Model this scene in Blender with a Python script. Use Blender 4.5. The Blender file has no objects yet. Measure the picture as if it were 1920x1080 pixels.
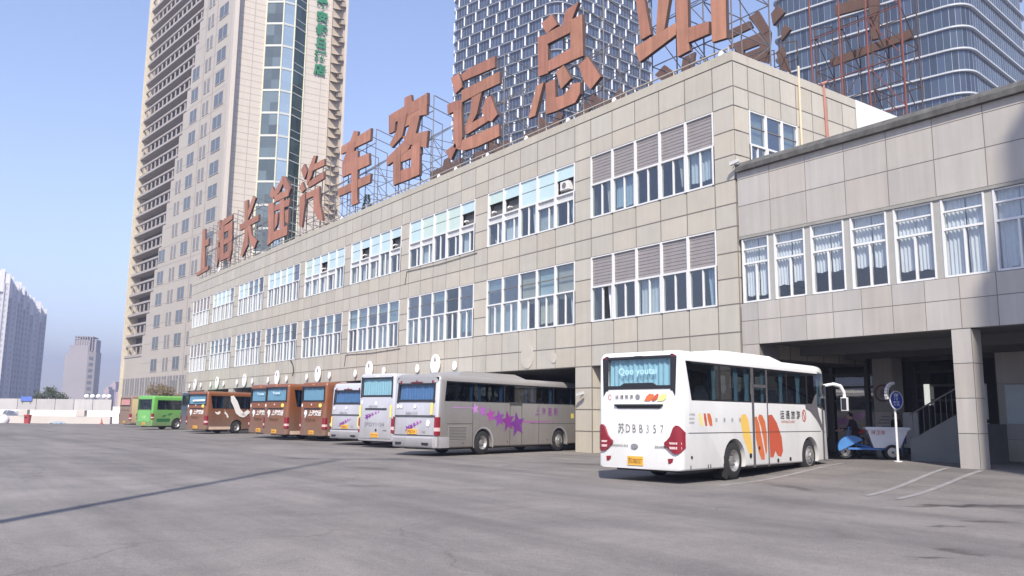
import bpy, bmesh, math, random
from mathutils import Vector, Matrix
random.seed(7)
R = math.radians
scene = bpy.context.scene
COL = scene.collection

# ------------------------------------------------------------ camera, sky, sun, exposure
YAW, PITCH, ROLL, CAMH = -0.62730, 0.15201, 0.01054, 1.65
FW = Vector((math.cos(YAW), math.sin(YAW), 0)); RT = Vector((math.sin(YAW), -math.cos(YAW), 0))
def at(lat, dep, z=0.0):            # a ground point given metres right of and in front of the camera
    return FW * dep + RT * lat + Vector((0, 0, z))
fwd = Vector((math.cos(YAW) * math.cos(PITCH), math.sin(YAW) * math.cos(PITCH), math.sin(PITCH)))
upv = RT.cross(fwd)
r2 = RT * math.cos(ROLL) + upv * math.sin(ROLL); u2 = upv * math.cos(ROLL) - RT * math.sin(ROLL)
cam_d = bpy.data.cameras.new('camera'); cam = bpy.data.objects.new('camera', cam_d); COL.objects.link(cam)
mw = Matrix((r2, u2, -fwd)).transposed().to_4x4(); mw.translation = (0, 0, CAMH); cam.matrix_world = mw
cam_d.sensor_width = 36; cam_d.lens = 1562.08 / 1920 * 36; cam_d.clip_end = 6000; cam_d.clip_start = 0.1
scene.camera = cam

SUN_EL, SUN_HEAD = R(44), R(4.4)
trav = (FW * math.cos(SUN_HEAD) + RT * math.sin(SUN_HEAD)) * math.cos(SUN_EL) - Vector((0, 0, math.sin(SUN_EL)))
sun_d = bpy.data.lights.new('sun', 'SUN'); sun_d.energy = 4.3; sun_d.angle = R(0.9); sun_d.color = (1, 0.93, 0.825)
sun = bpy.data.objects.new('sun', sun_d); COL.objects.link(sun)
sun.rotation_euler = trav.to_track_quat('-Z', 'Y').to_euler()
world = bpy.data.worlds.new('World'); scene.world = world; world.use_nodes = True
wn = world.node_tree; sky = wn.nodes.new('ShaderNodeTexSky'); sky.sky_type = 'NISHITA'; sky.sun_disc = False
sky.sun_elevation = SUN_EL; sky.sun_rotation = math.atan2(-trav.x, -trav.y)
sky.air_density = 1.0; sky.dust_density = 0.4; sky.ozone_density = 2.2
tn = wn.nodes.new('ShaderNodeMix'); tn.data_type = 'RGBA'; tn.blend_type = 'MULTIPLY'; tn.inputs[0].default_value = 1; tn.inputs[7].default_value = (1.22, 1.05, 1.05, 1)
wn.links.new(sky.outputs[0], tn.inputs[6]); wn.links.new(tn.outputs[2], wn.nodes['Background'].inputs[0]); wn.nodes['Background'].inputs[1].default_value = 0.15
vs = scene.view_settings; vs.view_transform = 'Standard'; vs.look = 'None'; vs.gamma = 1; vs.exposure = 0.75
scene.cycles.use_denoising = True
scene.cycles.max_bounces = 6; scene.cycles.transparent_max_bounces = 12; scene.cycles.volume_bounces = 0

# ------------------------------------------------------------ materials
MATS = {}
def mat(name, col, rough=0.6, metal=0.0, var=0.12, scale=2.0, bump=0.0, spec=0.5, streak=0.0, attr=False, emit=0.0, coat=0.0, dirt=0.0):
    if name in MATS: return MATS[name]
    m = bpy.data.materials.new(name); m.use_nodes = True; nt = m.node_tree; N = nt.nodes; L = nt.links
    b = N['Principled BSDF']; b.inputs['Roughness'].default_value = rough; b.inputs['Metallic'].default_value = metal
    b.inputs['Specular IOR Level'].default_value = spec; b.inputs['Coat Weight'].default_value = coat
    tc = N.new('ShaderNodeTexCoord'); src = tc.outputs['Object']
    rgb = N.new('ShaderNodeRGB'); rgb.outputs[0].default_value = (*col, 1); c = rgb.outputs[0]
    def mulby(c, fac_socket, lo, hi):
        mr = N.new('ShaderNodeMapRange'); mr.inputs[3].default_value = lo; mr.inputs[4].default_value = hi
        L.new(fac_socket, mr.inputs[0])
        mx = N.new('ShaderNodeMix'); mx.data_type = 'RGBA'; mx.blend_type = 'MULTIPLY'; mx.inputs[0].default_value = 1
        L.new(c, mx.inputs[6]); L.new(mr.outputs[0], mx.inputs[7]); return mx.outputs[2]
    if var:
        n = N.new('ShaderNodeTexNoise'); n.inputs['Scale'].default_value = scale; n.inputs['Detail'].default_value = 5
        n.inputs['Roughness'].default_value = 0.65
        L.new(src, n.inputs[0]); c = mulby(c, n.outputs[0], 1 - 1.6 * var, 1 + 1.6 * var)
    if streak:
        mp = N.new('ShaderNodeMapping'); mp.inputs['Scale'].default_value = (2.6, 2.6, 0.18); L.new(src, mp.inputs[0])
        n = N.new('ShaderNodeTexNoise'); n.inputs['Scale'].default_value = 1.6; n.inputs['Detail'].default_value = 6
        L.new(mp.outputs[0], n.inputs[0]); c = mulby(c, n.outputs[0], 1 - 1.5 * streak, 1 + 1.2 * streak)
    if attr:
        a = N.new('ShaderNodeAttribute'); a.attribute_name = 'tint'
        mx = N.new('ShaderNodeMix'); mx.data_type = 'RGBA'; mx.blend_type = 'MULTIPLY'; mx.inputs[0].default_value = 1
        L.new(c, mx.inputs[6]); L.new(a.outputs['Color'], mx.inputs[7]); c = mx.outputs[2]
    if dirt:                          # road dirt thrown up along the lower skirt, broken by noise
        sx = N.new('ShaderNodeSeparateXYZ'); L.new(src, sx.inputs[0])
        n = N.new('ShaderNodeTexNoise'); n.inputs['Scale'].default_value = 1.1; n.inputs['Detail'].default_value = 7; n.inputs['Roughness'].default_value = .7
        mp = N.new('ShaderNodeMapping'); mp.inputs['Scale'].default_value = (1, 1, .35); L.new(src, mp.inputs[0]); L.new(mp.outputs[0], n.inputs[0])
        a1 = N.new('ShaderNodeMath'); a1.operation = 'MULTIPLY_ADD'; a1.inputs[1].default_value = -2.2; L.new(n.outputs[0], a1.inputs[0]); L.new(sx.outputs[2], a1.inputs[2])
        mr = N.new('ShaderNodeMapRange'); mr.inputs[1].default_value = -.9; mr.inputs[2].default_value = 1.1; mr.inputs[3].default_value = dirt; mr.inputs[4].default_value = .03; L.new(a1.outputs[0], mr.inputs[0])
        mx = N.new('ShaderNodeMix'); mx.data_type = 'RGBA'; mx.inputs[7].default_value = (.17, .145, .12, 1); L.new(mr.outputs[0], mx.inputs[0]); L.new(c, mx.inputs[6]); c = mx.outputs[2]
        ra = N.new('ShaderNodeMapRange'); ra.inputs[3].default_value = rough; ra.inputs[4].default_value = .85; L.new(mr.outputs[0], ra.inputs[0]); L.new(ra.outputs[0], b.inputs['Roughness'])
    L.new(c, b.inputs['Base Color'])
    if bump:
        n = N.new('ShaderNodeTexNoise'); n.inputs['Scale'].default_value = scale * 12; n.inputs['Detail'].default_value = 4
        L.new(src, n.inputs[0]); bp = N.new('ShaderNodeBump'); bp.inputs['Strength'].default_value = bump
        bp.inputs['Distance'].default_value = 0.01; L.new(n.outputs[0], bp.inputs['Height']); L.new(bp.outputs[0], b.inputs['Normal'])
    if emit:
        L.new(c, b.inputs['Emission Color']); b.inputs['Emission Strength'].default_value = emit
    MATS[name] = m; return m
def glass(name, tint, refl=0.12, rough=0.03, ior=1.6):
    if name in MATS: return MATS[name]
    m = bpy.data.materials.new(name); m.use_nodes = True; nt = m.node_tree; N = nt.nodes; L = nt.links
    N.remove(N['Principled BSDF']); out = N['Material Output']
    t = N.new('ShaderNodeBsdfTransparent'); t.inputs[0].default_value = (*tint, 1)
    g = N.new('ShaderNodeBsdfGlossy'); g.inputs['Roughness'].default_value = rough; g.inputs[0].default_value = (.95, .97, 1, 1)
    f = N.new('ShaderNodeLayerWeight'); f.inputs[0].default_value = .5
    pw = N.new('ShaderNodeMath'); pw.operation = 'POWER'; pw.inputs[1].default_value = 5.0; L.new(f.outputs['Facing'], pw.inputs[0])
    ma = N.new('ShaderNodeMath'); ma.operation = 'MULTIPLY_ADD'; ma.inputs[1].default_value = 1-refl; ma.inputs[2].default_value = refl; ma.use_clamp = True
    L.new(pw.outputs[0], ma.inputs[0])
    tc = N.new('ShaderNodeTexCoord'); n = N.new('ShaderNodeTexNoise'); n.inputs['Scale'].default_value = 0.6
    L.new(tc.outputs['Object'], n.inputs[0]); bp = N.new('ShaderNodeBump'); bp.inputs['Strength'].default_value = 0.12
    bp.inputs['Distance'].default_value = 0.05; L.new(n.outputs[0], bp.inputs['Height']); L.new(bp.outputs[0], g.inputs['Normal'])
    mx = N.new('ShaderNodeMixShader'); L.new(ma.outputs[0], mx.inputs[0]); L.new(t.outputs[0], mx.inputs[1]); L.new(g.outputs[0], mx.inputs[2])
    L.new(mx.outputs[0], out.inputs[0]); MATS[name] = m; return m

# ------------------------------------------------------------ mesh builder
class MB:
    def __init__(s): s.v = []; s.f = []; s.mi = []; s.t = []; s.tint = None; s.m = 0
    def add(s, vs, fs):
        o = len(s.v); s.v += [tuple(x) for x in vs]
        for f in fs: s.f.append([i + o for i in f]); s.mi.append(s.m); s.t.append(s.tint)
    def box(s, x0, x1, y0, y1, z0, z1):
        x0, x1 = min(x0, x1), max(x0, x1); y0, y1 = min(y0, y1), max(y0, y1); z0, z1 = min(z0, z1), max(z0, z1)
        s.add([(x0,y0,z0),(x1,y0,z0),(x1,y1,z0),(x0,y1,z0),(x0,y0,z1),(x1,y0,z1),(x1,y1,z1),(x0,y1,z1)],
              [(3,2,1,0),(4,5,6,7),(0,1,5,4),(1,2,6,5),(2,3,7,6),(3,0,4,7)])
    def obox(s, o, a, b, c):         # box from a corner and three edge vectors
        o, a, b, c = Vector(o), Vector(a), Vector(b), Vector(c)
        s.add([o, o+a, o+a+b, o+b, o+c, o+a+c, o+a+b+c, o+b+c],
              [(3,2,1,0),(4,5,6,7),(0,1,5,4),(1,2,6,5),(2,3,7,6),(3,0,4,7)])
    def quad(s, *p): s.add(p, [tuple(range(len(p)))])
    def prism(s, poly, o, ru, uu, nn, t):    # polygon (2-D) extruded by t along nn, front face at o
        o, ru, uu, nn = Vector(o), Vector(ru), Vector(uu), Vector(nn); n = len(poly)
        F = [o + ru*a + uu*b for a, b in poly]; B = [p - nn*t for p in F]
        s.add(F + B, [tuple(range(n)), tuple(range(2*n-1, n-1, -1))] + [(i, i+n, (i+1) % n + n, (i+1) % n) for i in range(n)])
    def tube(s, p, q, r, r2=None, n=8, cap=True):
        p, q = Vector(p), Vector(q); r2 = r if r2 is None else r2; d = (q - p).normalized()
        a = d.orthogonal().normalized(); b = d.cross(a)
        V = [p + (a*math.cos(2*math.pi*i/n) + b*math.sin(2*math.pi*i/n))*r for i in range(n)]
        V += [q + (a*math.cos(2*math.pi*i/n) + b*math.sin(2*math.pi*i/n))*r2 for i in range(n)]
        F = [(i, (i+1) % n, (i+1) % n + n, i+n) for i in range(n)]
        if cap: F += [tuple(range(n-1, -1, -1)), tuple(range(n, 2*n))]
        s.add(V, F)
    def path(s, pts, r, n=6):
        for a, b in zip(pts, pts[1:]): s.tube(a, b, r, n=n)
    def lathe(s, prof, o, ax, n=20, cap=False):     # prof: (radius, height along ax)
        o, ax = Vector(o), Vector(ax).normalized(); a = ax.orthogonal().normalized(); b = ax.cross(a); k = len(prof); V = []
        for r, h in prof:
            V += [o + ax*h + (a*math.cos(2*math.pi*i/n) + b*math.sin(2*math.pi*i/n))*r for i in range(n)]
        F = [(j*n+i, j*n+(i+1) % n, (j+1)*n+(i+1) % n, (j+1)*n+i) for j in range(k-1) for i in range(n)]
        if cap: F += [tuple(range(n-1, -1, -1)), tuple(range((k-1)*n, k*n))]
        s.add(V, F)
    def build(s, name, mats, parent=None, off=None, smooth=None):
        me = bpy.data.meshes.new(name)
        V = s.v if off is None else [(a-off[0], b-off[1], c-off[2]) for a, b, c in s.v]
        me.from_pydata(V, [], s.f)
        for m in (mats if isinstance(mats, (list, tuple)) else [mats]): me.materials.append(m)
        me.polygons.foreach_set('material_index', s.mi)
        if any(t is not None for t in s.t):
            at_ = me.color_attributes.new('tint', 'FLOAT_COLOR', 'CORNER'); buf = []
            for p in me.polygons:
                t = s.t[p.index]; t = (1, 1, 1) if t is None else (t if isinstance(t, tuple) else (t, t, t))
                buf += list(t + (1.0,)) * p.loop_total
            at_.data.foreach_set('color', buf)
        me.update()
        if smooth is not None:
            me.polygons.foreach_set('use_smooth', [True]*len(me.polygons)); me.set_sharp_from_angle(angle=R(smooth))
        o = bpy.data.objects.new(name, me); COL.objects.link(o)
        if parent: o.parent = parent
        return o
def thing(name, label, cat, loc=(0,0,0), rz=0.0, group=None):
    o = bpy.data.objects.new(name, None); COL.objects.link(o); o.location = loc; o.rotation_euler = (0,0,rz); o.empty_display_size = 0.3
    o['label'] = label; o['category'] = cat
    if group: o['group'] = group
    return o
def tag(o, label, cat, group=None):
    o['label'] = label; o['category'] = cat
    if group: o['group'] = group
    return o
def structure(o, kind='structure'): o['kind'] = kind; return o
_tx = {}
def text_mb(mb, body, size, o, ru, uu, nn, ext=0.004, offset=0.0, shear=0.0, sx=1.0, align='LEFT'):
    key = (body, offset, align, shear)
    if key not in _tx:
        c = bpy.data.curves.new('lettering', 'FONT'); c.body = body; c.offset = offset; c.align_x = align; c.resolution_u = 2; c.shear = shear
        ob = bpy.data.objects.new('lettering', c); COL.objects.link(ob)
        me = bpy.data.meshes.new_from_object(ob.evaluated_get(bpy.context.evaluated_depsgraph_get()))
        _tx[key] = ([tuple(v.co) for v in me.vertices], [tuple(p.vertices) for p in me.polygons])
        bpy.data.objects.remove(ob); bpy.data.curves.remove(c); bpy.data.meshes.remove(me)
    V, F = _tx[key]; o, ru, uu, nn = Vector(o), Vector(ru), Vector(uu), Vector(nn)
    mb.add([o + ru*(x*size*sx) + uu*(y*size) + nn*ext for x, y, z in V], F)
def star(r, r2=None, n=5, a0=math.pi/2):
    r2 = r2 or r*0.4
    return [((r if i % 2 == 0 else r2)*math.cos(a0+math.pi*i/n), (r if i % 2 == 0 else r2)*math.sin(a0+math.pi*i/n)) for i in range(2*n)]
def ell(a, b, n=20, tilt=0.0, cx=0, cy=0):
    out = []
    for i in range(n):
        x, y = a*math.cos(2*math.pi*i/n), b*math.sin(2*math.pi*i/n)
        out.append((cx + x*math.cos(tilt) - y*math.sin(tilt), cy + x*math.sin(tilt) + y*math.cos(tilt)))
    return out
X, Y, Z = Vector((1,0,0)), Vector((0,1,0)), Vector((0,0,1))
def sst(t): t = max(0.0, min(1.0, t)); return t*t*(3-2*t)
def gz(x, y): return 0.25*sst((-y-18)/7.4)*sst((23.5-x)/8)       # the yard rises a little towards the annex

# shared materials
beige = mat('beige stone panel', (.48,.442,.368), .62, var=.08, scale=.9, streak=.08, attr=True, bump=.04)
greyp = mat('grey stone panel', (.435,.403,.362), .6, var=.08, scale=.7, streak=.13, attr=True, bump=.04)
joint = mat('dark joint', (.175,.16,.145), .9, var=.1)
dirty = mat('stained concrete coping', (.105,.102,.095), .9, var=.5, scale=2.5, streak=.35, bump=.3)
white_al = mat('white painted aluminium', (.70,.70,.69), .45, var=.05, scale=3)
grey_al = mat('grey aluminium', (.55,.55,.53), .45, var=.08, scale=3)
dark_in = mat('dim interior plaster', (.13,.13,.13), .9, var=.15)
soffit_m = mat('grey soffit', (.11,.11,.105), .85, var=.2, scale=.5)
curtain_w = mat('white curtain', (.72,.74,.76), .85, var=.08, scale=3)
curtain_c = mat('cream curtain', (.62,.58,.50), .85, var=.1, scale=3)
curtain_b = mat('pale blue curtain', (.48,.58,.66), .85, var=.1, scale=3)
veil_m = mat('pale cyan blind', (.60,.70,.71), .7, var=.12, scale=1.2)
curtain_g = mat('grey curtain', (.50,.52,.53), .85, var=.15, scale=3)
shutter_m = mat('mauve grey slat blind', (.27,.245,.237), .5, var=.10, scale=2, streak=.05)
cyan_p = mat('pale cyan frosted glass', (.50,.64,.65), .12, var=.06, scale=1.5, spec=.6)
mint_p = mat('pale mint frosted glass', (.52,.63,.56), .12, var=.06, scale=1.5, spec=.6)
pane_m = glass('window glass', (.60,.67,.69), .16)
pane_c = glass('clear window glass', (.76,.79,.80), .12)
pane_r = glass('reflecting window glass', (.45,.55,.57), .30)
rust = mat('faded rust red paint', (.395,.18,.115), .75, var=.2, scale=.9, streak=.26, attr=True, bump=.1)
rust_side = mat('dark rusted steel', (.085,.05,.04), .8, var=.3, scale=2)
rust_back = mat('brown rusted sheet back', (.13,.075,.055), .85, var=.3, scale=1.2)
steel = mat('grey weathered steel', (.17,.16,.16), .6, metal=.3, var=.2)
red_steel = mat('red oxide steel', (.19,.062,.05), .7, var=.2)
black_r = mat('black rubber', (.02,.02,.021), .8, var=.2, scale=6)
black_p = mat('black plastic', (.02,.02,.023), .4, var=.05)
white_sign = mat('white enamel sign', (.86,.86,.86), .35, var=.02)

# ------------------------------------------------------------ ground
D = -25.6
def ground_material():
    m = bpy.data.materials.new('worn concrete yard'); m.use_nodes = True; nt = m.node_tree; N = nt.nodes; L = nt.links
    b = N['Principled BSDF']; b.inputs['Roughness'].default_value = .82; b.inputs['Specular IOR Level'].default_value = .35
    tc = N.new('ShaderNodeTexCoord'); P = tc.outputs['Object']
    def noise(sc, det=6, rough=.6, src=P, dist=0.0):
        n = N.new('ShaderNodeTexNoise'); n.inputs['Scale'].default_value = sc; n.inputs['Detail'].default_value = det
        n.inputs['Roughness'].default_value = rough; n.inputs['Distortion'].default_value = dist; L.new(src, n.inputs[0]); return n.outputs[0]
    def ramp(s, p0, c0, p1, c1):
        r = N.new('ShaderNodeValToRGB'); e = r.color_ramp.elements
        e[0].position = p0; e[0].color = (*c0, 1); e[1].position = p1; e[1].color = (*c1, 1); L.new(s, r.inputs[0]); return r.outputs[0]
    def mul(a, c, f=1.0):
        x = N.new('ShaderNodeMix'); x.data_type = 'RGBA'; x.blend_type = 'MULTIPLY'; x.inputs[0].default_value = f
        L.new(a, x.inputs[6]); L.new(c, x.inputs[7]); return x.outputs[2]
    base = ramp(noise(.07, 4), .3, (.165, .154, .143), .7, (.218, .204, .191))
    g = (1, 1, 1)
    base = mul(base, ramp(noise(.45, 8, .7, dist=.6), .28, (.74, .74, .76), .72, (1.2, 1.19, 1.18)))
    base = mul(base, ramp(noise(9, 5, .75), .2, (.80, .80, .80), .8, (1.18, 1.18, 1.18)))
    base = mul(base, ramp(noise(38, 3, .8), .32, (.72, .72, .72), .68, (1.24, 1.24, 1.24)))
    # drag marks of tyres: noise stretched along the driving direction
    mp = N.new('ShaderNodeMapping'); mp.inputs['Rotation'].default_value = (0, 0, R(20)); mp.inputs['Scale'].default_value = (.05, .7, 1); L.new(P, mp.inputs[0])
    base = mul(base, ramp(noise(1.0, 6, .65, src=mp.outputs[0]), .30, (.76, .755, .76), .60, (1.13, 1.12, 1.11)))
    # oil spots
    base = mul(base, ramp(noise(.22, 3, .5, dist=1.2), .70, (1, 1, 1), .80, (.62, .60, .62)))
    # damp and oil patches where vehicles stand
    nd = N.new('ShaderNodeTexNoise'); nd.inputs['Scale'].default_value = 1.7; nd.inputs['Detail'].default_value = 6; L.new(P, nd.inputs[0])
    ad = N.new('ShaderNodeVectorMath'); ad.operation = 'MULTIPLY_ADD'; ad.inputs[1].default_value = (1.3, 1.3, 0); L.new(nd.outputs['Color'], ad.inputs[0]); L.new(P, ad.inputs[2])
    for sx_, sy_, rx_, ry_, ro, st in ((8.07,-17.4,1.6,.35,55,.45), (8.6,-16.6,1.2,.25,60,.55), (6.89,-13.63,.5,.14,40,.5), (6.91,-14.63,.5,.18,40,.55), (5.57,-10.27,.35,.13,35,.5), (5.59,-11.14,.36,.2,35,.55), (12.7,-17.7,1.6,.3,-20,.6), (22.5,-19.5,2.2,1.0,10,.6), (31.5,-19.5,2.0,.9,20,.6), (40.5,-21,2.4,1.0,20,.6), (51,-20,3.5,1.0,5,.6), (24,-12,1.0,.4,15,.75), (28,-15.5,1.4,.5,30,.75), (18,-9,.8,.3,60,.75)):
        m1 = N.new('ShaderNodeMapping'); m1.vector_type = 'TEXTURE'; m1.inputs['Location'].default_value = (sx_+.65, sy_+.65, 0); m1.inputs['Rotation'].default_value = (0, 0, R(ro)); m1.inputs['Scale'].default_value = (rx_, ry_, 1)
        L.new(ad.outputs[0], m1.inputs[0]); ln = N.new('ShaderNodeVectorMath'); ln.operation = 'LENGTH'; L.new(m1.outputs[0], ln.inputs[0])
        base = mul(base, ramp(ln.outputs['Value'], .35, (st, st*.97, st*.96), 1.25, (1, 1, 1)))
    # slab joints and hairline cracks
    br = N.new('ShaderNodeTexBrick'); br.inputs['Scale'].default_value = 1; br.offset = 0
    br.inputs['Brick Width'].default_value = 6; br.inputs['Row Height'].default_value = 5.5; br.inputs['Mortar Size'].default_value = .022
    br.inputs['Color1'].default_value = (1, 1, 1, 1); br.inputs['Color2'].default_value = (.95, .945, .95, 1); br.inputs['Mortar'].default_value = (.95, .95, .95, 1)
    mp2 = N.new('ShaderNodeMapping'); mp2.inputs['Rotation'].default_value = (0, 0, R(12)); L.new(P, mp2.inputs[0])
    L.new(mp2.outputs[0], br.inputs[0]); base = mul(base, br.outputs[0], .8)
    v = N.new('ShaderNodeTexVoronoi'); v.feature = 'DISTANCE_TO_EDGE'; v.inputs['Scale'].default_value = .13
    nz = N.new('ShaderNodeTexNoise'); nz.inputs['Scale'].default_value = .8; nz.inputs['Detail'].default_value = 5; L.new(P, nz.inputs[0])
    vm = N.new('ShaderNodeVectorMath'); vm.operation = 'MULTIPLY_ADD'; vm.inputs[1].default_value = (1.6, 1.6, 0); L.new(nz.outputs['Color'], vm.inputs[0]); L.new(P, vm.inputs[2])
    L.new(vm.outputs[0], v.inputs['Vector'])
    base = mul(base, ramp(v.outputs['Distance'], .0008, (.62, .61, .62), .004, (1, 1, 1)), .6)
    L.new(base, b.inputs['Base Color'])
    bp = N.new('ShaderNodeBump'); bp.inputs['Strength'].default_value = .25; bp.inputs['Distance'].default_value = .01
    L.new(noise(25, 4), bp.inputs['Height']); L.new(bp.outputs[0], b.inputs['Normal']); return m
ground_m = ground_material()
xs = [-3000, -800, -200, -60, -20] + [i * 1.0 for i in range(-10, 34)] + [45, 70, 110, 200, 600, 3000]
ys = [-3000, -800, -200, -90, -60, -45] + [i * 1.0 for i in range(-36, -12)] + [-5, 5, 20, 60, 200, 800, 3000]
mb = MB(); n = len(ys)
mb.add([(x, y, gz(x, y)) for x in xs for y in ys],
       [(i*n+j, (i+1)*n+j, (i+1)*n+j+1, i*n+j+1) for i in range(len(xs)-1) for j in range(n-1)])
structure(mb.build('ground', ground_m, smooth=60))
line_m = mat('worn white road paint', (.255,.245,.238), .8, var=.3, scale=2.2)
mb = MB()
for (a, b) in (((13.9,-16.4),(15.9,-24.9)), ((10.5,-17.2),(12.75,-25.2)), ((9.75,-17.1),(11.65,-24.95))):
    a, b = Vector((*a, 0)), Vector((*b, 0)); d = (b-a).normalized(); s = Vector((-d.y, d.x, 0))*.075; k = 24
    pts = [a.lerp(b, i/k) for i in range(k+1)]
    mb.add([(*(p+q).to_2d(), gz(*(p+q).to_2d())+.008) for p in pts for q in (s, -s)], [(2*i, 2*i+1, 2*i+3, 2*i+2) for i in range(k)])
structure(mb.build('painted_parking_line', line_m))

# ------------------------------------------------------------ wall helpers
class Wall:
    """o: origin on the wall face, ru: unit along the wall, nn: outward normal"""
    def __init__(s, o, ru, nn): s.o, s.ru, s.nn = Vector(o), Vector(ru), Vector(nn)
    def bx(s, mb, u0, u1, d0, d1, z0, z1):
        mb.obox(s.o + s.ru*u0 + s.nn*d0 + Z*z0, s.ru*(u1-u0), s.nn*(d1-d0), Z*(z1-z0))
    def P(s, u, d, z): return s.o + s.ru*u + s.nn*d + Z*z
    def panel(s, mb, u0, u1, z0, z1, g=.028, th=.03):
        t = random.uniform(.93, 1.05); w = random.uniform(-.014, .014); mb.tint = (t+w, t, t-w*1.6)
        s.bx(mb, u0+g, u1-g, -th, 0, z0+g, z1-g); mb.tint = None
def curtain_mesh(w, mb, u0, u1, d, z0, z1, waves=4, amp=.035, gather=0.0):
    n = max(6, int(waves*6)); ph = random.uniform(0, 6); V = []
    for i in range(n+1):
        f = i/n
        for k, z in enumerate((z0, (z0+z1)/2, z1)):
            g = gather*(1-k/2)
            u = u0 + (u1-u0)*(f*(1-g))
            V.append(w.P(u, d + amp*math.sin(f*waves*2*math.pi+ph)*(1-.15*k), z + (.02*math.sin(f*9+ph) if k == 0 else 0)))
    mb.add(V, [(3*i+k, 3*i+3+k, 3*i+4+k, 3*i+1+k) for i in range(n) for k in (0, 1)])
def make_window(w, par, off, u0, u1, z0, z1, kind, rnd):
    """one window unit: white frame with its panes, top panels or blind, and curtain"""
    H = z1 - z0; zt = z0 + H*.53; zq = zt + H*.25
    fr = MB(); jw = .054
    for a, b in ((u0, u0+jw), (u1-jw, u1)):
        w.bx(fr, a, b, -.14, .03, z0+.0, z1)
    if kind in ('shutter', 'clear', 'duct', 'cyan'):
        for a, b in ((u0, u0+jw+.028), (u1-jw-.028, u1)): w.bx(fr, a, b, -.135, .045, z0+.0, zt)
    i0, i1 = u0+jw, u1-jw
    w.bx(fr, i0, i1, -.13, .02, z0, z0+.07); w.bx(fr, i0, i1, -.13, .01, z1-.05, z1)
    w.bx(fr, i0, i1, -.15, .03, zt-.04, zt+.04)
    low_top = zt-.045; um = (i0+i1)/2
    split = [um]
    if kind == 'duct': low_top = z0 + H*.40; split = [i0+.36*(i1-i0)]; w.bx(fr, i0, i1, -.14, .015, low_top, low_top+.06)
    for s_ in split: w.bx(fr, s_-.03, s_+.03, -.10, -.01, z0+.07, low_top)
    fo = fr.build('window', grey_al if kind == 'duct2' else white_al, par, off)
    pn = MB()
    def pane(a, b, c, d, dep=-.06): pn.quad(w.P(a, dep, c), w.P(b, dep, c), w.P(b, dep, d), w.P(a, dep, d))
    opened = rnd.random() < .06
    pane(i0, split[0]-.03, z0+.07, low_top, -.065) if not opened else None
    pane(split[0]+.03, i1, z0+.07, low_top, -.05)
    if kind == 'clear':
        pane(i0, i1, zt+.045, zq-.02, -.05); pane(i0, i1, zq+.02, z1-.05, -.05)
        g = MB(); w.bx(g, i0, i1, -.08, -.02, zq-.02, zq+.02); g.build('glazing_bar', joint, fo, off)
        pn.build('pane', pane_r if rnd.random() < .7 else pane_m, fo, off)
    else: pn.build('pane', pane_m, fo, off)
    if kind == 'shutter':
        sh = MB(); k = 9
        for i in range(k):
            za = zt+.045 + (z1-.05-zt-.045)*i/k; zb = zt+.045 + (z1-.05-zt-.045)*(i+1)/k; j = rnd.uniform(-.006, .006)
            sh.quad(w.P(i0, -.045+j, za), w.P(i1, -.045-j, za), w.P(i1, -.058, zb), w.P(i0, -.058, zb))
            sh.quad(w.P(i0, -.058, zb), w.P(i1, -.058, zb), w.P(i1, -.045, zb+.001), w.P(i0, -.045, zb+.001))
        sh.build('slat_blind', shutter_m, fo, off)
    if kind in ('cyan', 'duct'):
        tp = MB(); m2 = cyan_p if rnd.random() < .65 else mint_p
        w.bx(tp, i0, i1, -.09, -.05, zq+.02, z1-.05)
        duct = kind == 'duct' and rnd.random() < .5
        if not duct: w.bx(tp, i0, i1, -.09, -.05, zt+.045, zq-.02)
        tp.build('frosted_panel', m2, fo, off)
        if kind == 'duct':
            lp = MB(); w.bx(lp, i0, i1, -.12, -.06, low_top+.06, zt-.045); lp.build('lintel_panel', grey_al, fo, off)
        if duct:
            db = MB(); w.bx(db, i0, i1, -.35, -.30, zt+.045, zq-.02); db.build('recess_panel', dark_in, fo, off)
            pp = MB(); c = w.P(i0+.75*(i1-i0), -.29, zt+.35); pp.path([c, c+w.nn*.2, c+w.nn*.3-Z*.1], .05, 8)
            pp.build('exhaust_pipe', white_al, fo, off)
    if kind == 'clear' and rnd.random() < .62:
        zv = rnd.choice((zt+.06, zt+.06, zq-.03, zt-.25)); vm_ = MB(); w.bx(vm_, i0+.01, i1-.01, -.20, -.19, zv, z1-.06); vm_.build('blind', veil_m if rnd.random() < .7 else curtain_c, fo, off)
    r = rnd.random()
    if r < .8:
        cu = MB(); zt2 = low_top+.03; zc = z0+.06+(rnd.random() < .25)*rnd.uniform(.1, .5)
        if r < .30: curtain_mesh(w, cu, i0-.03, i0+.42*(i1-i0), -.24, zc, zt2, 3, gather=.25)
        elif r < .5: curtain_mesh(w, cu, i0-.03, um, -.24, zc, zt2, 4); curtain_mesh(w, cu, um+.05, i1+.03, -.25, zc, zt2, 4)
        elif r < .65: curtain_mesh(w, cu, um+.15, i1+.03, -.24, zc, zt2, 3)
        else: curtain_mesh(w, cu, i0-.03, i1+.03, -.25, zc, zt2, 8)
        cu.build('curtain', rnd.choice((curtain_w, curtain_w, curtain_w, curtain_g, curtain_c, curtain_b)), fo, off)
    return fo

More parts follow.
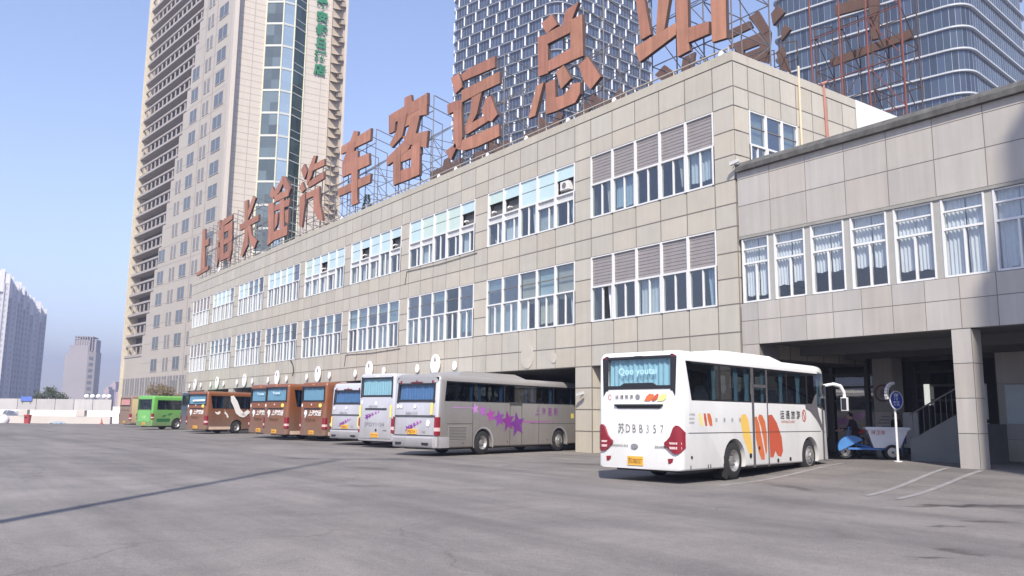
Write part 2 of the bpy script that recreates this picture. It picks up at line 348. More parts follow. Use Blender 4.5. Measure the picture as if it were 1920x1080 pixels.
# ------------------------------------------------------------ main terminal building
TB = (20.47, D, 0.0)
term = thing('terminal_building', 'long three storey bus terminal clad in beige stone panels with two window rows', 'building', TB)
BAYS = [(21.51,28.99),(30.17,37.67),(38.98,46.64),(47.75,55.34),(56.47,63.96),(65.13,72.44),(73.65,80.54),(82.0,88.79),(90.03,96.3)]
XL, XR, ZS = 20.47, 97.4, 3.94
WR = [(5.98, 9.03), (10.90, 13.95)]
w = Wall((0, D, 0), X, Y)            # u is world x
mb = MB()
edges = [XL, 21.51]; 
for i, (a, b) in enumerate(BAYS):
    edges += [a + (b-a)*k/5 for k in range(1, 6)]
    edges.append(BAYS[i+1][0] if i < 8 else XR)
rows = [3.94, 4.89, 5.98, 9.03, 9.95, 10.90, 13.95, 14.75, 15.81]
for ua, ub in zip(edges, edges[1:]):
    pier = not any(a-.01 <= ua and ub <= b+.01 for a, b in BAYS)
    for za, zb in zip(rows, rows[1:]):
        if (za, zb) in WR:
            if pier:
                for k in range(3): w.panel(mb, ua, ub, za+(zb-za)*k/3, za+(zb-za)*(k+1)/3)
        else: w.panel(mb, ua, ub, za, zb)
    t = random.uniform(.92, 1.0); mb.tint = (t, t, t*.97); w.bx(mb, ua+.008, ub-.008, -.03, .02, 15.826, 16.22); mb.tint = None
pil = []
for i in range(10):                   # pier strips
    a = XL if i == 0 else BAYS[i-1][1]; b = BAYS[i][0] if i < 9 else XR; pil.append((a, b))
# end wall facing the annex
we = Wall((XL, 0, 0), -Y, -X)        # u = -y
ye = [25.635, 26.55, 27.6, 28.67, 29.75, 30.9, 32.05, 33.2, 34.3]
for ua, ub in zip(ye, ye[1:]):
    for za, zb in zip(rows, rows[1:]):
        if (za, zb) == WR[1]:
            if 26.5 < ua < 29.5: continue
            for k in range(3): we.panel(mb, ua, ub, za+(zb-za)*k/3, za+(zb-za)*(k+1)/3)
        else: we.panel(mb, ua, ub, za, zb) if (za, zb) != WR[0] else [we.panel(mb, ua, ub, za+(zb-za)*k/3, za+(zb-za)*(k+1)/3) for k in range(3)]
    we.bx(mb, ua+.008, ub-.008, -.03, .02, 15.826, 16.22)
mb.build('wall', beige, term, TB)
mb = MB()                             # structural wall behind the cladding
for za, zb in ((3.94, 5.98), (9.03, 10.90), (13.95, 16.18)): w.bx(mb, XL+.035, XR, -.42, -.009, za, zb)
for a, b in pil:
    for za, zb in WR: w.bx(mb, max(a, XL+.035), b, -.42, -.009, za, zb)
for za, zb in ((3.94, 10.90), (13.95, 16.18)): we.bx(mb, 26.02, 44, -.35, -.009, za, zb); we.bx(mb, 25.64, 26.02, -.35, -.009, za, zb)
we.bx(mb, 26.02, 26.55, -.35, -.009, 10.90, 13.95); we.bx(mb, 29.75, 44, -.35, -.009, 10.90, 13.95)
mb.box(XR-.4, XR, -44, D-.42, 0, 16.18); mb.box(XL+.35, XR-.4, -44, -43.6, 0, 16.18)
mb.build('backing_wall', joint, term, TB)
mb = MB()
for z0, z1 in ((4.3, 5.5), (9.4, 10.3), (14.4, 15.3)): mb.box(XL+.36, XR-.41, -43.5, D-.43, z0, z1)
mb.box(XL+.36, XR-.41, -31.6, -31.4, 5.51, 9.39); mb.box(XL+.36, XR-.41, -31.6, -31.4, 10.31, 14.39)
for i, (a, b) in enumerate(pil[1:9]):
    for z0, z1 in ((5.51, 9.39), (10.31, 14.39)): mb.box((a+b)/2-.1, (a+b)/2+.1, -31.39, D-.44, z0, z1)
mb.build('interior_floor', mat('interior plaster', (.66,.66,.64), .9, var=.1), term, TB)
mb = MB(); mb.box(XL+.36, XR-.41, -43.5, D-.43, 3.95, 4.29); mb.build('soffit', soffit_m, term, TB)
mb = MB(); mb.box(XL+.36, XR-.41, -43.5, D-.43, 15.31, 15.42); mb.build('roof', mat('grey roof felt', (.18,.18,.18), .9), term, TB)
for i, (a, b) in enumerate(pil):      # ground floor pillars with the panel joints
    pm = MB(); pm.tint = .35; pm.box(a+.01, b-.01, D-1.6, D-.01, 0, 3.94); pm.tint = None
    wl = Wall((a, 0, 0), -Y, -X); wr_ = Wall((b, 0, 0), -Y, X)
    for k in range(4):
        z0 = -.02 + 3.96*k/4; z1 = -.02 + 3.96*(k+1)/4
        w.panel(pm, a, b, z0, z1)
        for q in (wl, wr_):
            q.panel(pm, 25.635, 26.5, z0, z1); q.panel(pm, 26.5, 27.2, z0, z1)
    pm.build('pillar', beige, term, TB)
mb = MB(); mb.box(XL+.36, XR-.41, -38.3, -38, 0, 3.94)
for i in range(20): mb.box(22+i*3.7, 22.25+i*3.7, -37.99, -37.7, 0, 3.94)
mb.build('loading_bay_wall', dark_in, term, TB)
rnd = random.Random(11)
for row, (z0, z1) in enumerate(WR):
    for bi, (a, b) in enumerate(BAYS):
        for k in range(5):
            if bi in (0, 8): kd = 'shutter'
            elif row == 1 and bi < 5: kd = 'duct' if (k != (4 - bi) % 5 or bi == 1 and k != 2) and not (bi == 1 and k == 2) else 'cyan'
            elif row == 1: kd = 'cyan' if rnd.random() < .5 else 'clear'
            else: kd = 'clear'
            make_window(w, term, TB, a+(b-a)*k/5, a+(b-a)*(k+1)/5, z0, z1, kd, rnd)
for k in range(3): make_window(we, term, TB, 26.55+1.067*k, 26.55+1.067*(k+1), 10.90, 13.95, 'clear', rnd)
mb = MB(); mb.box(XL+.0, XL+.345, -43.9, -34.33, 10.6, 16.25); mb.build('stair_tower_wall', mat('white render', (.74,.73,.70), .7, var=.05, scale=.6), term, TB)
mb = MB(); mb.tube((XL-.06, -29.95, 10.8), (XL-.06, -29.95, 16.7), .05); mb.build('downpipe', mat('cream pipe', (.62,.52,.38), .6), term, TB)
mb = MB(); mb.tube((XL-.05, -31.95, 11), (XL-.05, -31.75, 16.4), .04); mb.tube((XL-.05, -32.15, 11), (XL-.05, -31.8, 16.4), .035)
mb.tube((XL-.05, -31.6, 16.3), (XL-.05, -32.0, 16.5), .06)
mb.build('red_cable', mat('pinkish red cable sleeve', (.43,.20,.165), .7), term, TB)
# security camera on the nearest pillar and on the corner
for (cx, cy, cz, lab) in ((29.6, D+.06, 2.72, 'small grey security camera fixed to the beige pillar beside the white bus'),
                          (20.42, D+.02, 11.55, 'small white security camera at the building corner above the annex coping')):
    t = thing('security_camera', lab, 'camera', (cx, cy, cz))
    m = MB(); m.box(-.05, .05, -.09, .0, -.06, .06); m.tube((0, 0, 0), (0, .12, .03), .025); m.build('bracket', grey_al, t)
    m = MB(); m.obox((-.28, .10, -.06), (.36, .10, -.10), (-.03, .11, 0), (.02, .02, .12)); m.build('camera_housing', grey_al, t)

t = thing('hanging_cable', 'loose black cable drooping from a window sill over the far parked coaches', 'cable', (66.2, D+.05, 5.98))
m = MB(); m.path([(0, 0, 0), (-.5, .06, -.15), (-.9, .08, -.5), (-1.0, .06, -1.0), (-.8, .04, -1.35)], .035, 6); m.build('cord', black_p, t)
t = thing('outdoor_unit', 'small white air conditioner box set in a top pane above the star coach', 'air conditioner', (30.95, D-.04, 12.75))
m = MB(); m.box(-.3, .3, -.25, .08, 0, .42); m.build('case', white_al, t)
m = MB(); m.lathe([(.15, 0), (.15, .015), (0, .015)], (0, .08, .21), Y, 18); m.build('fan_grille', joint, t)
for zc_, x0_, x1_ in ((10.84, 38.98, 46.64), (5.93, 47.75, 55.34)):
    m = MB(); m.path([(x0_-.3, D+.03, zc_-.1), ((x0_+x1_)/2, D+.035, zc_-.17), (x1_+.2, D+.03, zc_-.08), (x1_+.4, D+.03, zc_-.9)], .018, 5)
    tag(m.build('wall_cable', black_p), 'thin black cable clipped below the %s row sill of the %s bay' % (('upper','third') if zc_ > 8 else ('lower','fourth')), 'cable')
# round white bay signs along the front
signs = []
for bi in range(1, 9):
    c = (BAYS[bi][0]+BAYS[bi][1])/2
    for dx, r, zc in ((0, .52, 4.62), (2.15, .24, 4.42), (-2.15, .24, 4.42)):
        signs.append((bi, c+dx, r, zc))
for bi, x, r, zc in signs:
    if bi < 2 and r < .5 and not (bi == 1 and x < 33): continue
    big = r > .5
    nth = ('first','second','third','fourth','fifth','sixth','seventh','eighth','last')[bi] + ' bay from the building corner'
    t = thing('bay_sign', ('%s oval sign over the ' % ('large pale' if bi == 1 else 'large white') + nth) if big else 'small white marker %s of the large sign over the %s' % ('left' if x > (BAYS[bi][0]+BAYS[bi][1])/2 else 'right', nth), 'sign', (x, D, zc), group='round white signs over the parking bays')
    m = MB(); pts = ell(r*1.02, r*1.15, 28) if big else [(r*.85*math.sin(a), r*1.0*math.cos(a)*(1.25 if math.cos(a) > 0 else .9)) for a in [2*math.pi*i/24 for i in range(24)]]
    m.prism(pts, (0, .16 if bi > 1 else .03, 0), -X, Z, Y, .05 if bi > 1 else .025)
    m.build('disc', white_sign if bi > 1 else mat('pale beige disc', (.50,.462,.39), .55, var=.10), t)  # the second bay's disc is pale beige, close to the wall panels
    m = MB(); m.tube((0, .0, 0), (0, .12 if bi > 1 else .006, 0), .05); m.build('bracket', grey_al, t)
    if big and bi > 1:
        m = MB(); m.prism([(-.10, -.12), (-.03, -.12), (0, -.02), (.03, -.12), (.10, -.12), (.03, .14), (-.03, .14)], (0, .168, .28), -X, Z, Y, .006); m.build('arrow_mark', mat('dark maroon print', (.12,.04,.04), .6), t)

# ------------------------------------------------------------ annex on the right
AX = (20.40, D, 0.0)
annex = thing('annex_building', 'lower grey panelled annex wing with curtained windows raised over an open hall', 'building', AX)
module = [20.40, 18.92] + [18.92 - 1.547*k for k in range(1, 14)]
mb = MB(); wa = Wall((0, D, 0), X, Y)
for b, a in zip(module, module[1:]):
    for za, zb in ((8.56, 9.76), (9.76, 10.83)): wa.panel(mb, a, b, za, zb, g=.014)
    wa.panel(mb, a, b, 10.83, 11.12, g=.012)
low = [20.40, 19.62, 18.65] + [18.65 - 1.07*k for k in range(1, 18)]
for b, a in zip(low, low[1:]):
    for za, zb in ((4.38, 5.28), (5.28, 5.97)): wa.panel(mb, a, b, za, zb, g=.012)
for k in range(4): wa.panel(mb, 19.62, 20.40, .1+1.07*k, .1+1.07*(k+1), g=.012)
mb.build('wall', greyp, annex, AX)
XA0 = module[-1]
mb = MB()
for za, zb in ((4.38, 5.95), (8.5, 11.1)): wa.bx(mb, XA0, 20.39, -.35, -.009, za, zb)
wa.bx(mb, 19.64, 20.38, -1.2, -.009, 0, 4.379)
mb.box(XA0, XA0+.3, -38, D-.36, 4.38, 11.1); mb.box(XA0+.31, 20.40, -38, -37.7, 4.66, 11.1)
mb.build('backing_wall', joint, annex, AX)
mb = MB(); prof = [(.16, 11.12), (.16, 11.30), (-.05, 11.52), (-.5, 11.52), (-.5, 11.12)]
mb.add([(x, D+d, z) for x in (XA0, 20.35) for d, z in prof], [(0,1,2,3,4)[::-1], (5,6,7,8,9)] + [(i, (i+1) % 5, (i+1) % 5+5, i+5) for i in range(5)])
mb.build('coping', dirty, annex, AX)
mb = MB(); mb.box(XA0+.31, 20.05, -37.6, D-.37, 10.7, 10.9); mb.build('roof', MATS['grey roof felt'], annex, AX)
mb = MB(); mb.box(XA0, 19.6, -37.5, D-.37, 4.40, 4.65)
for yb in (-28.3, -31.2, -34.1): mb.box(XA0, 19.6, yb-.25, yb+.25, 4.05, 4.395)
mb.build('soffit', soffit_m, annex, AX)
mb = MB(); mb.box(XA0+.31, 20.0, -31.0, -30.8, 5.7, 10.69); mb.box(XA0+.31, 20.0, -30.79, D-.37, 5.6, 5.9)
mb.build('interior_floor', MATS['interior plaster'], annex, AX)
pil_m = mat('grey concrete pillar', (.37,.362,.33), .75, var=.1, streak=.1)
drops = [.90, .78, .70, .72, .86, .99, .95, .9, .8, .9, .95, .9]
for i, (b, a) in enumerate(zip(module, module[1:])):
    if i: 
        m = MB(); wa.bx(m, b-.10, b+.14, -.3, -.02, 5.97, 8.5); m.build('window_pillar', pil_m, annex, AX)
    u0, u1 = a+.14, b-(.10 if i else .12); z0, z1 = 5.98, 8.44
    fr = MB(); jw = .055
    for p, q in ((u0, u0+jw), (u1-jw, u1)): wa.bx(fr, p, q, -.16, .0, z0, z1)
    t1, t2 = z1-.165*2.46, z1-.39*2.46; um = (u0+u1)/2
    for zz, hh in ((z0+.03, .03), (t1, .025), (t2, .035), (z1-.02, .02)): wa.bx(fr, u0+jw, u1-jw, -.15, -.03, zz-hh, zz+hh)
    wa.bx(fr, um-.03, um+.03, -.14, -.04, z0+.06, t2-.035)
    fo = fr.build('window', white_al, annex, AX)
    pn = MB()
    for p, q, c, d in ((u0+jw, u1-jw, t1+.025, z1-.04), (u0+jw, u1-jw, t2+.035, t1-.025), (u0+jw, um-.03, z0+.06, t2-.035), (um+.03, u1-jw, z0+.06, t2-.035)):
        pn.quad(wa.P(p, -.09, c), wa.P(q, -.09, c), wa.P(q, -.09, d), wa.P(p, -.09, d))
    pn.build('pane', pane_c, fo, AX)
    zc = z1 - (z1-z0)*drops[i % len(drops)]
    for p, q in ((u0, um-.01), (um+.01, u1)):
        cu = MB(); curtain_mesh(wa, cu, p, q, -.22, zc+random.uniform(-.03, .05), z1, 5, .03, gather=.06); cu.build('curtain', curtain_w, fo, AX)
mb = MB(); wa.bx(mb, XA0, 20.36, -.3, .03, 8.455, 8.55); mb.build('lintel', mat('weathered lintel', (.30,.29,.26), .8, var=.2), annex, AX)
# columns of the open hall
for cx, cy in ((12.57, 0), (4.6, 0), (19.0, -7.0), (12.5, -8.2)):
    mb = MB(); g0 = gz(cx-.3, D+cy-.3)-.02
    if cy == 0:
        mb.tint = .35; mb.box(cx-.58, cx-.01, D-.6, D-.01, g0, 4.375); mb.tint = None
        q1 = Wall((cx-.59, 0, 0), -Y, -X); q2 = Wall((cx, 0, 0), -Y, X)
        for k in range(4):
            z0 = g0+(4.375-g0)*k/4; z1 = g0+(4.375-g0)*(k+1)/4
            wa.panel(mb, cx-.59, cx, z0, z1, g=.012)
            for q in (q1, q2): q.panel(mb, 25.635, 26.2, z0, z1, g=.012)
    else:
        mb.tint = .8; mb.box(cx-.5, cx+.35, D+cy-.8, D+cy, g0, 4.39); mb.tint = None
    mb.build('column', greyp, annex, AX)
# hall back wall: dark glazed screen, board and plain wall
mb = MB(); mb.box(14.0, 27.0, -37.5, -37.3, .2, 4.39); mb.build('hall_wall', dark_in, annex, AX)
sc = MB()
for x in (22.2, 20.5, 20.1, 18.6, 18.4, 16.6): sc.box(x-.09, x+.09, -34.2, -34.0, .22, 4.39)
for z in (.3, 2.45, 3.05, 3.6): sc.box(16.69, 22.1, -34.16, -34.04, z-.05, z+.05)
so = sc.build('glazed_screen', mat('dark bronze frame', (.06,.06,.065), .5), annex, AX)
pn = MB(); pn.quad((16.6, -34.1, .25), (22.2, -34.1, .25), (22.2, -34.1, 4.3), (16.6, -34.1, 4.3)); pn.build('pane', glass('dark screen glass', (.35,.45,.48), .12), so, AX)
mb = MB(); wb = Wall((0, -31.6, 0), X, Y)
for k in range(9): 
    for za, zb in ((.2, 1.0), (1.0, 2.95), (2.95, 4.38)): wb.panel(mb, 14.04-1.3*(k+1), 14.04-1.3*k, za, zb, g=.01)
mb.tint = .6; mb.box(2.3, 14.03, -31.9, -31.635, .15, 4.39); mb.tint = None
mb.build('hall_side_wall', greyp, annex, AX)
mb = MB(); mb.box(8, 13.75, -31.58, -31.55, 1.55, 2.9); bo = mb.build('wall_panel', mat('pale blue wall board', (.50,.56,.58), .4), annex, AX)
mb = MB()
for k in range(6): mb.tube((13.5-.45*k, -31.549, 2.75), (13.5-.45*k, -31.52, 2.75), .035)
mb.build('fixing_bolt', grey_al, bo, AX)
# stair with solid side wall and railing, rising to the right
st = MB()
for k in range(8): st.box(15.6-.29*k, 15.6-.29*(k+1), -30.4, -28.75, .2, .38+.165*k)
so = st.build('staircase', dark_in, annex, AX)
m = MB(); m.prism([(0, .2), (2.45, .2), (2.45, 2.27), (0, .95)], (15.7, -28.6, 0), -X, Z, Y, .14); m.build('stair_wall', mat('grey painted plaster', (.165,.178,.178), .8, var=.1), so, AX)
m = MB(); 
for k in range(12): 
    x = 15.6-.2*k; z = .95+.5375*(15.7-x); m.tube((x, -28.67, z), (x, -28.67, z+.85), .014, n=5)
m.tube((15.7, -28.67, 1.82), (13.3, -28.67, 3.11), .03); m.build('railing', steel, so, AX)
m = MB(); m.box(17.7, 17.9, -33.98, -33.9, 2.25, 3.1); m.build('daylight_glow_panel', mat('glowing daylight panel', (.9,.92,.85), .6, emit=.45, var=0), annex, AX)  # glowing panel stands for daylight seen through to the far side
# round number sign and notice boards on the hall column
t = thing('round_wall_sign', 'faded ring shaped number sign on the dim hall column behind the white bus', 'sign', (18.92, D-6.99, 2.72))
m = MB(); o_, i_ = ell(.36, .36, 28), ell(.29, .29, 28)
m.add([(-x, .02, z) for x, z in o_] + [(-x, .02, z) for x, z in i_], [(k, (k+1) % 28, (k+1) % 28+28, k+28) for k in range(28)])
text_mb(m, '8', .42, (.12, .02, -.15), -X, Z, Y, .003); m.build('ring', mat('faded maroon paint', (.20,.10,.12), .7), t)
t = thing('notice_board', 'pale notice board hanging low on the hall column behind the white bus', 'board', (18.95, D-6.99, 1.5))
m = MB(); m.box(-.35, .35, 0, .03, -.5, .45); m.build('board', mat('pinkish paper', (.50,.44,.42), .8), t)
m = MB(); 
for k in range(6): m.box(-.28, .28-.1*(k % 3), .031, .034, -.4+.13*k, -.36+.13*k)
m.build('print_lines', mat('grey print', (.25,.22,.22), .8), t)
t = thing('information_panel', 'white standing information panel between the glazed screen and the hand cart', 'board', (18.0, -32.9, gz(18, -32.9)))
m = MB(); m.box(-.3, .3, -.03, .03, .35, 1.75); m.build('panel', mat('off white panel', (.58,.58,.57), .6), t)
for q in (-.35, .28): m = MB(); m.box(q, q+.07, -.2, .2, 0, .35); m.build('foot', steel, t)
m = MB(); m.box(.2, .29, .031, .035, .5, 1.1); m.build('blue_stripe', mat('blue print', (.08,.12,.40), .6), t)
# white cylinder behind the column
t = thing('cylinder_post', 'tall white cylindrical post with a black band behind the grey annex column', 'post', (14.35, -31.2, gz(14.35, -31.2)))
m = MB(); m.lathe([(.0, 0), (.14, 0), (.14, 1.30), (.125, 1.31), (.125, 1.44), (.14, 1.45), (.14, 2.70), (.0, 2.72)], (0,0,0), Z, 18); m.build('post', white_al, t, smooth=40)
m = MB(); m.lathe([(.131, 1.31), (.131, 1.44)], (0,0,0), Z, 18); m.build('band', black_p, t, smooth=40)
m = MB(); m.box(-.2, .2, -.2, .2, 0, .06); m.tube((.1, .24, 0), (.1, .24, .12), .06); m.build('base', black_p, t)
# blue round sign on a white post
t = thing('blue_round_sign', 'round blue sign with white characters on a slim white post by the hall', 'sign', (15.45, -27.3, gz(15.45, -27.3)))
fc = Vector((-.985, .17, 0)).normalized(); rr = Vector((-fc.y, fc.x, 0))
m = MB(); m.tube((0,0,0), (0,0,2.32), .04, n=12); m.lathe([(.0, .03), (.14, .03), (.14, 0)], (0,0,0), Z, 14); m.build('post', white_al, t, smooth=40)
dc = Vector((0,0,2.05)) + fc*.07
m = MB(); m.prism(ell(.29, .29, 32), dc, rr, Z, fc, .02); m.build('disc', mat('blue sign paint', (.03,.07,.42), .4, var=.03), t)
m = MB(); m.lathe([(.285, 0), (.315, 0), (.315, .03), (.285, .03)], dc - fc*.015, fc, 32); m.build('rim', white_al, t)
m = MB(); text_mb(m, '落', .25, dc + rr*-.125 + Z*.02, rr, Z, fc, .004, .008); text_mb(m, '客区', .17, dc + rr*-.17 - Z*.17, rr, Z, fc, .004, .006); m.build('lettering', white_sign, t)
m = MB(); pts = [Vector((0,0,2.35)) - rr*(.34*math.sin(a)) * 1.0 + Z*(.34*math.cos(a)-.1) for a in [math.pi*.08*k for k in range(9)]]
for a, b in zip(pts, pts[1:]): m.obox(a - fc*.05, b-a, fc*.1, ((b-a).normalized().cross(fc))*.09)
m.build('curved_arm', white_al, t)

# ------------------------------------------------------------ rooftop characters
LET = {'zong':(32.1,[[(2.21,6.18),(1.3,6.36),(0.81,5.56),(1.36,5.49),(1.78,5.4)],[(0.12,6.09),(-0.96,6.12),(-0.46,5.42),(-0.35,5.03),(0.39,5.32)],[(2.53,5.47),(1.61,5.34),(1.59,3.05),(2.45,3.14)],[(-0.3,5.34),(-1.26,5.31),(-1.33,3.0),(-0.33,3.07)],[(1.66,5.39),(-0.38,5.31),(-0.38,4.65),(1.66,4.74)],[(1.65,3.77),(-0.37,3.8),(-0.37,3.08),(1.65,3.14)],[(2.61,2.67),(1.98,2.67),(2.15,2.28),(2.71,0.98),(3.36,0.98)],[(1.79,2.53),(0.98,2.52),(0.92,1.45),(0.7,0.67),(1.75,0.76)],[(0.92,1.45),(0.33,1.37),(-0.25,1.58),(-0.35,1.79),(-1.12,1.64),(-1.07,1.03),(-0.71,0.66),(0.7,0.68)],[(0.87,2.88),(0.23,3.02),(-0.4,2.09),(0.44,1.76)],[(-0.92,2.62),(-1.63,2.86),(-2.64,1.44),(-1.86,1.02),(-1.37,1.56)]]),'yun':(40.8,[[(2.98,6.14),(2.1,6.19),(1.67,5.44),(1.65,5.1),(2.45,4.9)],[(1.75,5.96),(0.83,6.06),(-1.97,5.88),(-1.99,5.16),(1.53,5.47)],[(1.64,4.87),(-2.52,4.73),(-2.54,3.98),(-0.62,4.07),(1.62,4.07)],[(3.33,4.44),(2.5,4.42),(1.56,4.24),(1.59,3.47),(2.54,3.75),(3.23,3.76)],[(2.55,3.83),(1.6,3.62),(1.4,1.78),(1.64,1.18),(2.38,1.3)],[(0.45,4.3),(-0.62,4.1),(-0.1,2.81),(1.08,1.8),(1.23,2.32),(0.67,3.04)],[(1.1,2.36),(-1.03,2.47),(-1.41,2.0),(0.95,1.8)],[(-1.13,3.51),(-1.61,3.5),(-2.35,2.11),(-1.77,1.86),(-1.29,2.04),(-0.66,2.79)],[(2.38,1.37),(1.39,1.56),(-2.54,1.47),(-2.61,0.72),(-0.23,0.69),(1.3,0.84),(2.04,1.17)],[(3.34,1.36),(2.19,1.55),(2.11,1.23),(2.69,0.6),(3.04,0.87)]]),'ke':(49.0,[[(1.01,6.77),(0.08,6.71),(-0.08,6.1),(1.02,6.11)],[(3.28,6.13),(-2.25,6.11),(-2.29,5.26),(3.12,5.33)],[(3.28,6.13),(2.21,5.6),(2.3,4.67),(3.18,4.7)],[(-1.16,6.0),(-2.25,6.11),(-2.24,4.57),(-1.19,4.79)],[(1.78,5.48),(0.46,5.47),(1.11,3.96),(2.61,3.51),(2.93,3.88),(1.91,4.66)],[(1.2,5.4),(-1.17,5.26),(-1.03,4.47),(0.96,4.58)],[(-0.2,4.99),(-1.35,5.02),(-0.73,3.55),(0.3,2.72),(3.31,2.35),(3.45,2.96),(0.9,3.53)],[(1.11,3.96),(-0.0,3.75),(-2.47,3.39),(-2.27,2.24),(-1.49,2.53),(0.33,3.19)],[(2.44,3.09),(1.33,2.99),(1.18,0.67),(2.22,0.63)],[(-0.24,2.86),(-1.47,2.9),(-1.47,0.57),(-0.37,0.6)],[(2.42,2.8),(-1.48,2.71),(-1.52,1.99),(2.38,2.17)],[(2.34,1.55),(-1.5,1.36),(-1.47,0.55),(2.24,0.65)]]),'che':(57.5,[[(1.34,5.92),(0.71,6.64),(-0.04,6.38),(0.04,5.57)],[(2.9,5.91),(-2.35,5.99),(-2.31,5.04),(2.96,5.28)],[(1.44,5.74),(0.16,5.61),(0.95,4.14),(2.31,3.63),(2.58,4.44)],[(2.57,4.33),(-2.18,4.08),(-2.36,3.13),(2.47,3.25)],[(0.91,4.97),(-0.25,4.77),(-0.47,0.95),(-0.62,0.52),(0.5,0.54)],[(3.29,2.48),(-2.53,2.4),(-2.47,1.72),(3.1,1.8)]]),'qi':(65.8,[[(3.11,6.0),(2.41,6.38),(1.58,5.54),(2.23,4.91)],[(3.27,4.35),(2.58,4.79),(1.87,3.94),(2.58,3.81)],[(3.03,3.41),(1.84,3.74),(1.71,2.65),(2.18,0.61),(2.82,0.82)],[(1.13,5.82),(0.27,6.58),(-0.33,6.43),(0.53,4.81),(1.42,4.24),(1.6,4.76)],[(1.01,5.79),(-2.11,5.7),(-2.18,5.12),(0.83,5.26)],[(1.21,4.48),(-2.01,4.6),(-2.08,4.02),(1.26,3.91)],[(1.57,3.49),(-1.23,3.5),(-1.19,2.9),(1.51,2.99)],[(0.01,3.35),(-1.23,3.55),(-1.52,1.99),(-2.21,0.74),(-2.26,0.37),(-1.33,0.63),(-0.31,1.58)]]),'tu':(73.8,[[(2.86,5.26),(2.26,6.09),(1.43,5.38),(1.76,4.71)],[(3.05,4.54),(1.57,4.35),(1.13,1.44),(2.51,1.04)],[(-0.51,6.42),(-1.23,6.15),(0.25,5.02),(1.65,4.89),(1.43,5.38)],[(-0.23,6.48),(-1.22,6.25),(-2.75,4.78),(-2.18,4.09),(-0.78,5.52)],[(1.37,4.94),(-2.22,4.8),(-2.31,4.17),(1.27,4.29)],[(1.37,3.99),(-2.61,3.9),(-2.43,3.23),(1.29,3.45)],[(0.11,4.99),(-1.01,4.85),(-1.52,1.18),(-0.44,1.16)],[(1.04,3.09),(0.12,3.12),(0.36,1.92),(0.93,1.61)],[(-1.55,2.9),(-2.48,2.92),(-2.54,1.5),(-1.83,1.83)],[(2.56,1.37),(-2.42,1.42),(-2.41,0.52),(1.0,0.58),(2.69,0.34)]]),'chang':(81.8,[[(2.28,6.24),(1.27,6.21),(0.42,1.37),(1.9,0.36),(2.45,0.56),(1.61,2.46)],[(-0.36,6.27),(-1.23,5.86),(0.01,4.65),(0.74,4.11),(0.98,4.95)],[(3.4,3.92),(-2.48,3.95),(-2.43,3.3),(3.12,3.29)],[(0.77,3.33),(-0.22,3.26),(-0.73,2.17),(-2.44,1.34),(-1.63,0.6),(-0.17,1.71)]]),'hai':(89.7,[[(3.09,5.79),(2.3,5.76),(1.91,4.83),(2.67,4.72)],[(3.05,4.67),(1.98,4.6),(1.93,3.61),(2.87,3.77)],[(3.02,3.55),(1.85,3.6),(1.99,1.43),(2.56,0.42)],[(1.67,5.52),(-1.88,5.58),(-1.99,5.03),(1.14,4.82),(1.71,4.8)],[(1.91,4.83),(0.77,4.87),(0.24,1.29),(1.76,1.28)],[(-0.65,4.74),(-2.05,4.72),(-2.28,1.62),(-1.77,0.52),(-1.02,0.63)],[(1.71,4.8),(-2.03,4.78),(-2.0,4.02),(1.56,4.04)],[(2.35,3.19),(-2.4,3.24),(-2.26,2.68),(2.22,2.56)],[(1.76,1.64),(-1.91,1.68),(-1.86,0.98),(1.7,0.97)]]),'shang':(96.93,[[(1.92,5.87),(0.82,5.8),(-0.04,1.06),(1.46,1.01)],[(0.93,4.4),(-0.99,4.34),(-0.95,3.58),(0.75,3.6)],[(3.19,0.86),(-1.5,1.11),(-1.4,0.62),(3.09,0.46)]]),'zhan':(24.0,[[(2.99,4.86),(2.44,4.63),(1.98,2.35),(2.63,2.31)],[(1.44,4.2),(0.7,3.88),(1.11,2.27),(1.67,2.16)],[(3.06,2.09),(1.11,2.24),(0.35,2.3),(0.41,1.72),(2.73,1.23)],[(0.41,4.48),(-0.34,4.15),(-0.34,1.12),(-0.41,0.68),(0.33,0.63)],[(-0.32,1.76),(-1.54,1.59),(-1.49,1.03),(-0.32,1.06)],[(-1.58,4.29),(-2.44,4.24),(-2.41,0.51),(-1.63,0.6)],[(0.41,4.34),(-2.48,4.22),(-2.46,3.55),(0.43,3.7)],[(-0.89,6.4),(-1.4,6.32),(-1.37,4.04),(-0.86,4.09)],[(-1.37,5.31),(-2.43,5.2),(-2.42,4.8),(-1.35,4.89)],[(2.93,5.22),(0.67,5.04),(0.68,4.6),(2.94,4.77)],[(1.97,6.16),(1.49,6.08),(1.42,5.08),(1.89,5.14)]]),'rshang':(22.33,[[(-0.13,7.69),(-0.69,7.6),(-0.52,4.11),(-0.05,4.17)],[(2.28,3.96),(-2.28,3.95),(-2.28,3.45),(2.26,3.54)],[(1.82,6.87),(-0.07,6.74),(-0.03,6.02),(1.81,6.28)]]),'rhai':(29.26,[[(-1.0,8.07),(-1.45,8.41),(-1.93,7.79),(-1.11,7.31)],[(-1.67,6.7),(-1.9,7.06),(-2.27,6.6),(-1.64,6.13)],[(-1.25,5.56),(-1.7,5.79),(-2.11,4.05),(-1.57,4.49)],[(0.58,8.44),(-0.12,8.6),(-0.88,7.07),(-0.43,6.98)],[(2.27,8.21),(0.51,8.21),(0.3,7.73),(2.12,7.68)],[(2.14,7.27),(-0.14,7.22),(-0.2,6.87),(2.06,7.04)],[(-0.15,7.42),(-0.91,6.99),(-0.65,5.13),(-0.1,5.45)],[(1.66,7.03),(-0.16,6.88),(-0.15,6.49),(1.68,6.56)],[(1.37,6.31),(-0.18,6.28),(-0.14,5.5),(1.31,5.82)],[(1.66,7.09),(1.02,7.06),(1.0,5.58),(1.54,5.9)]])}
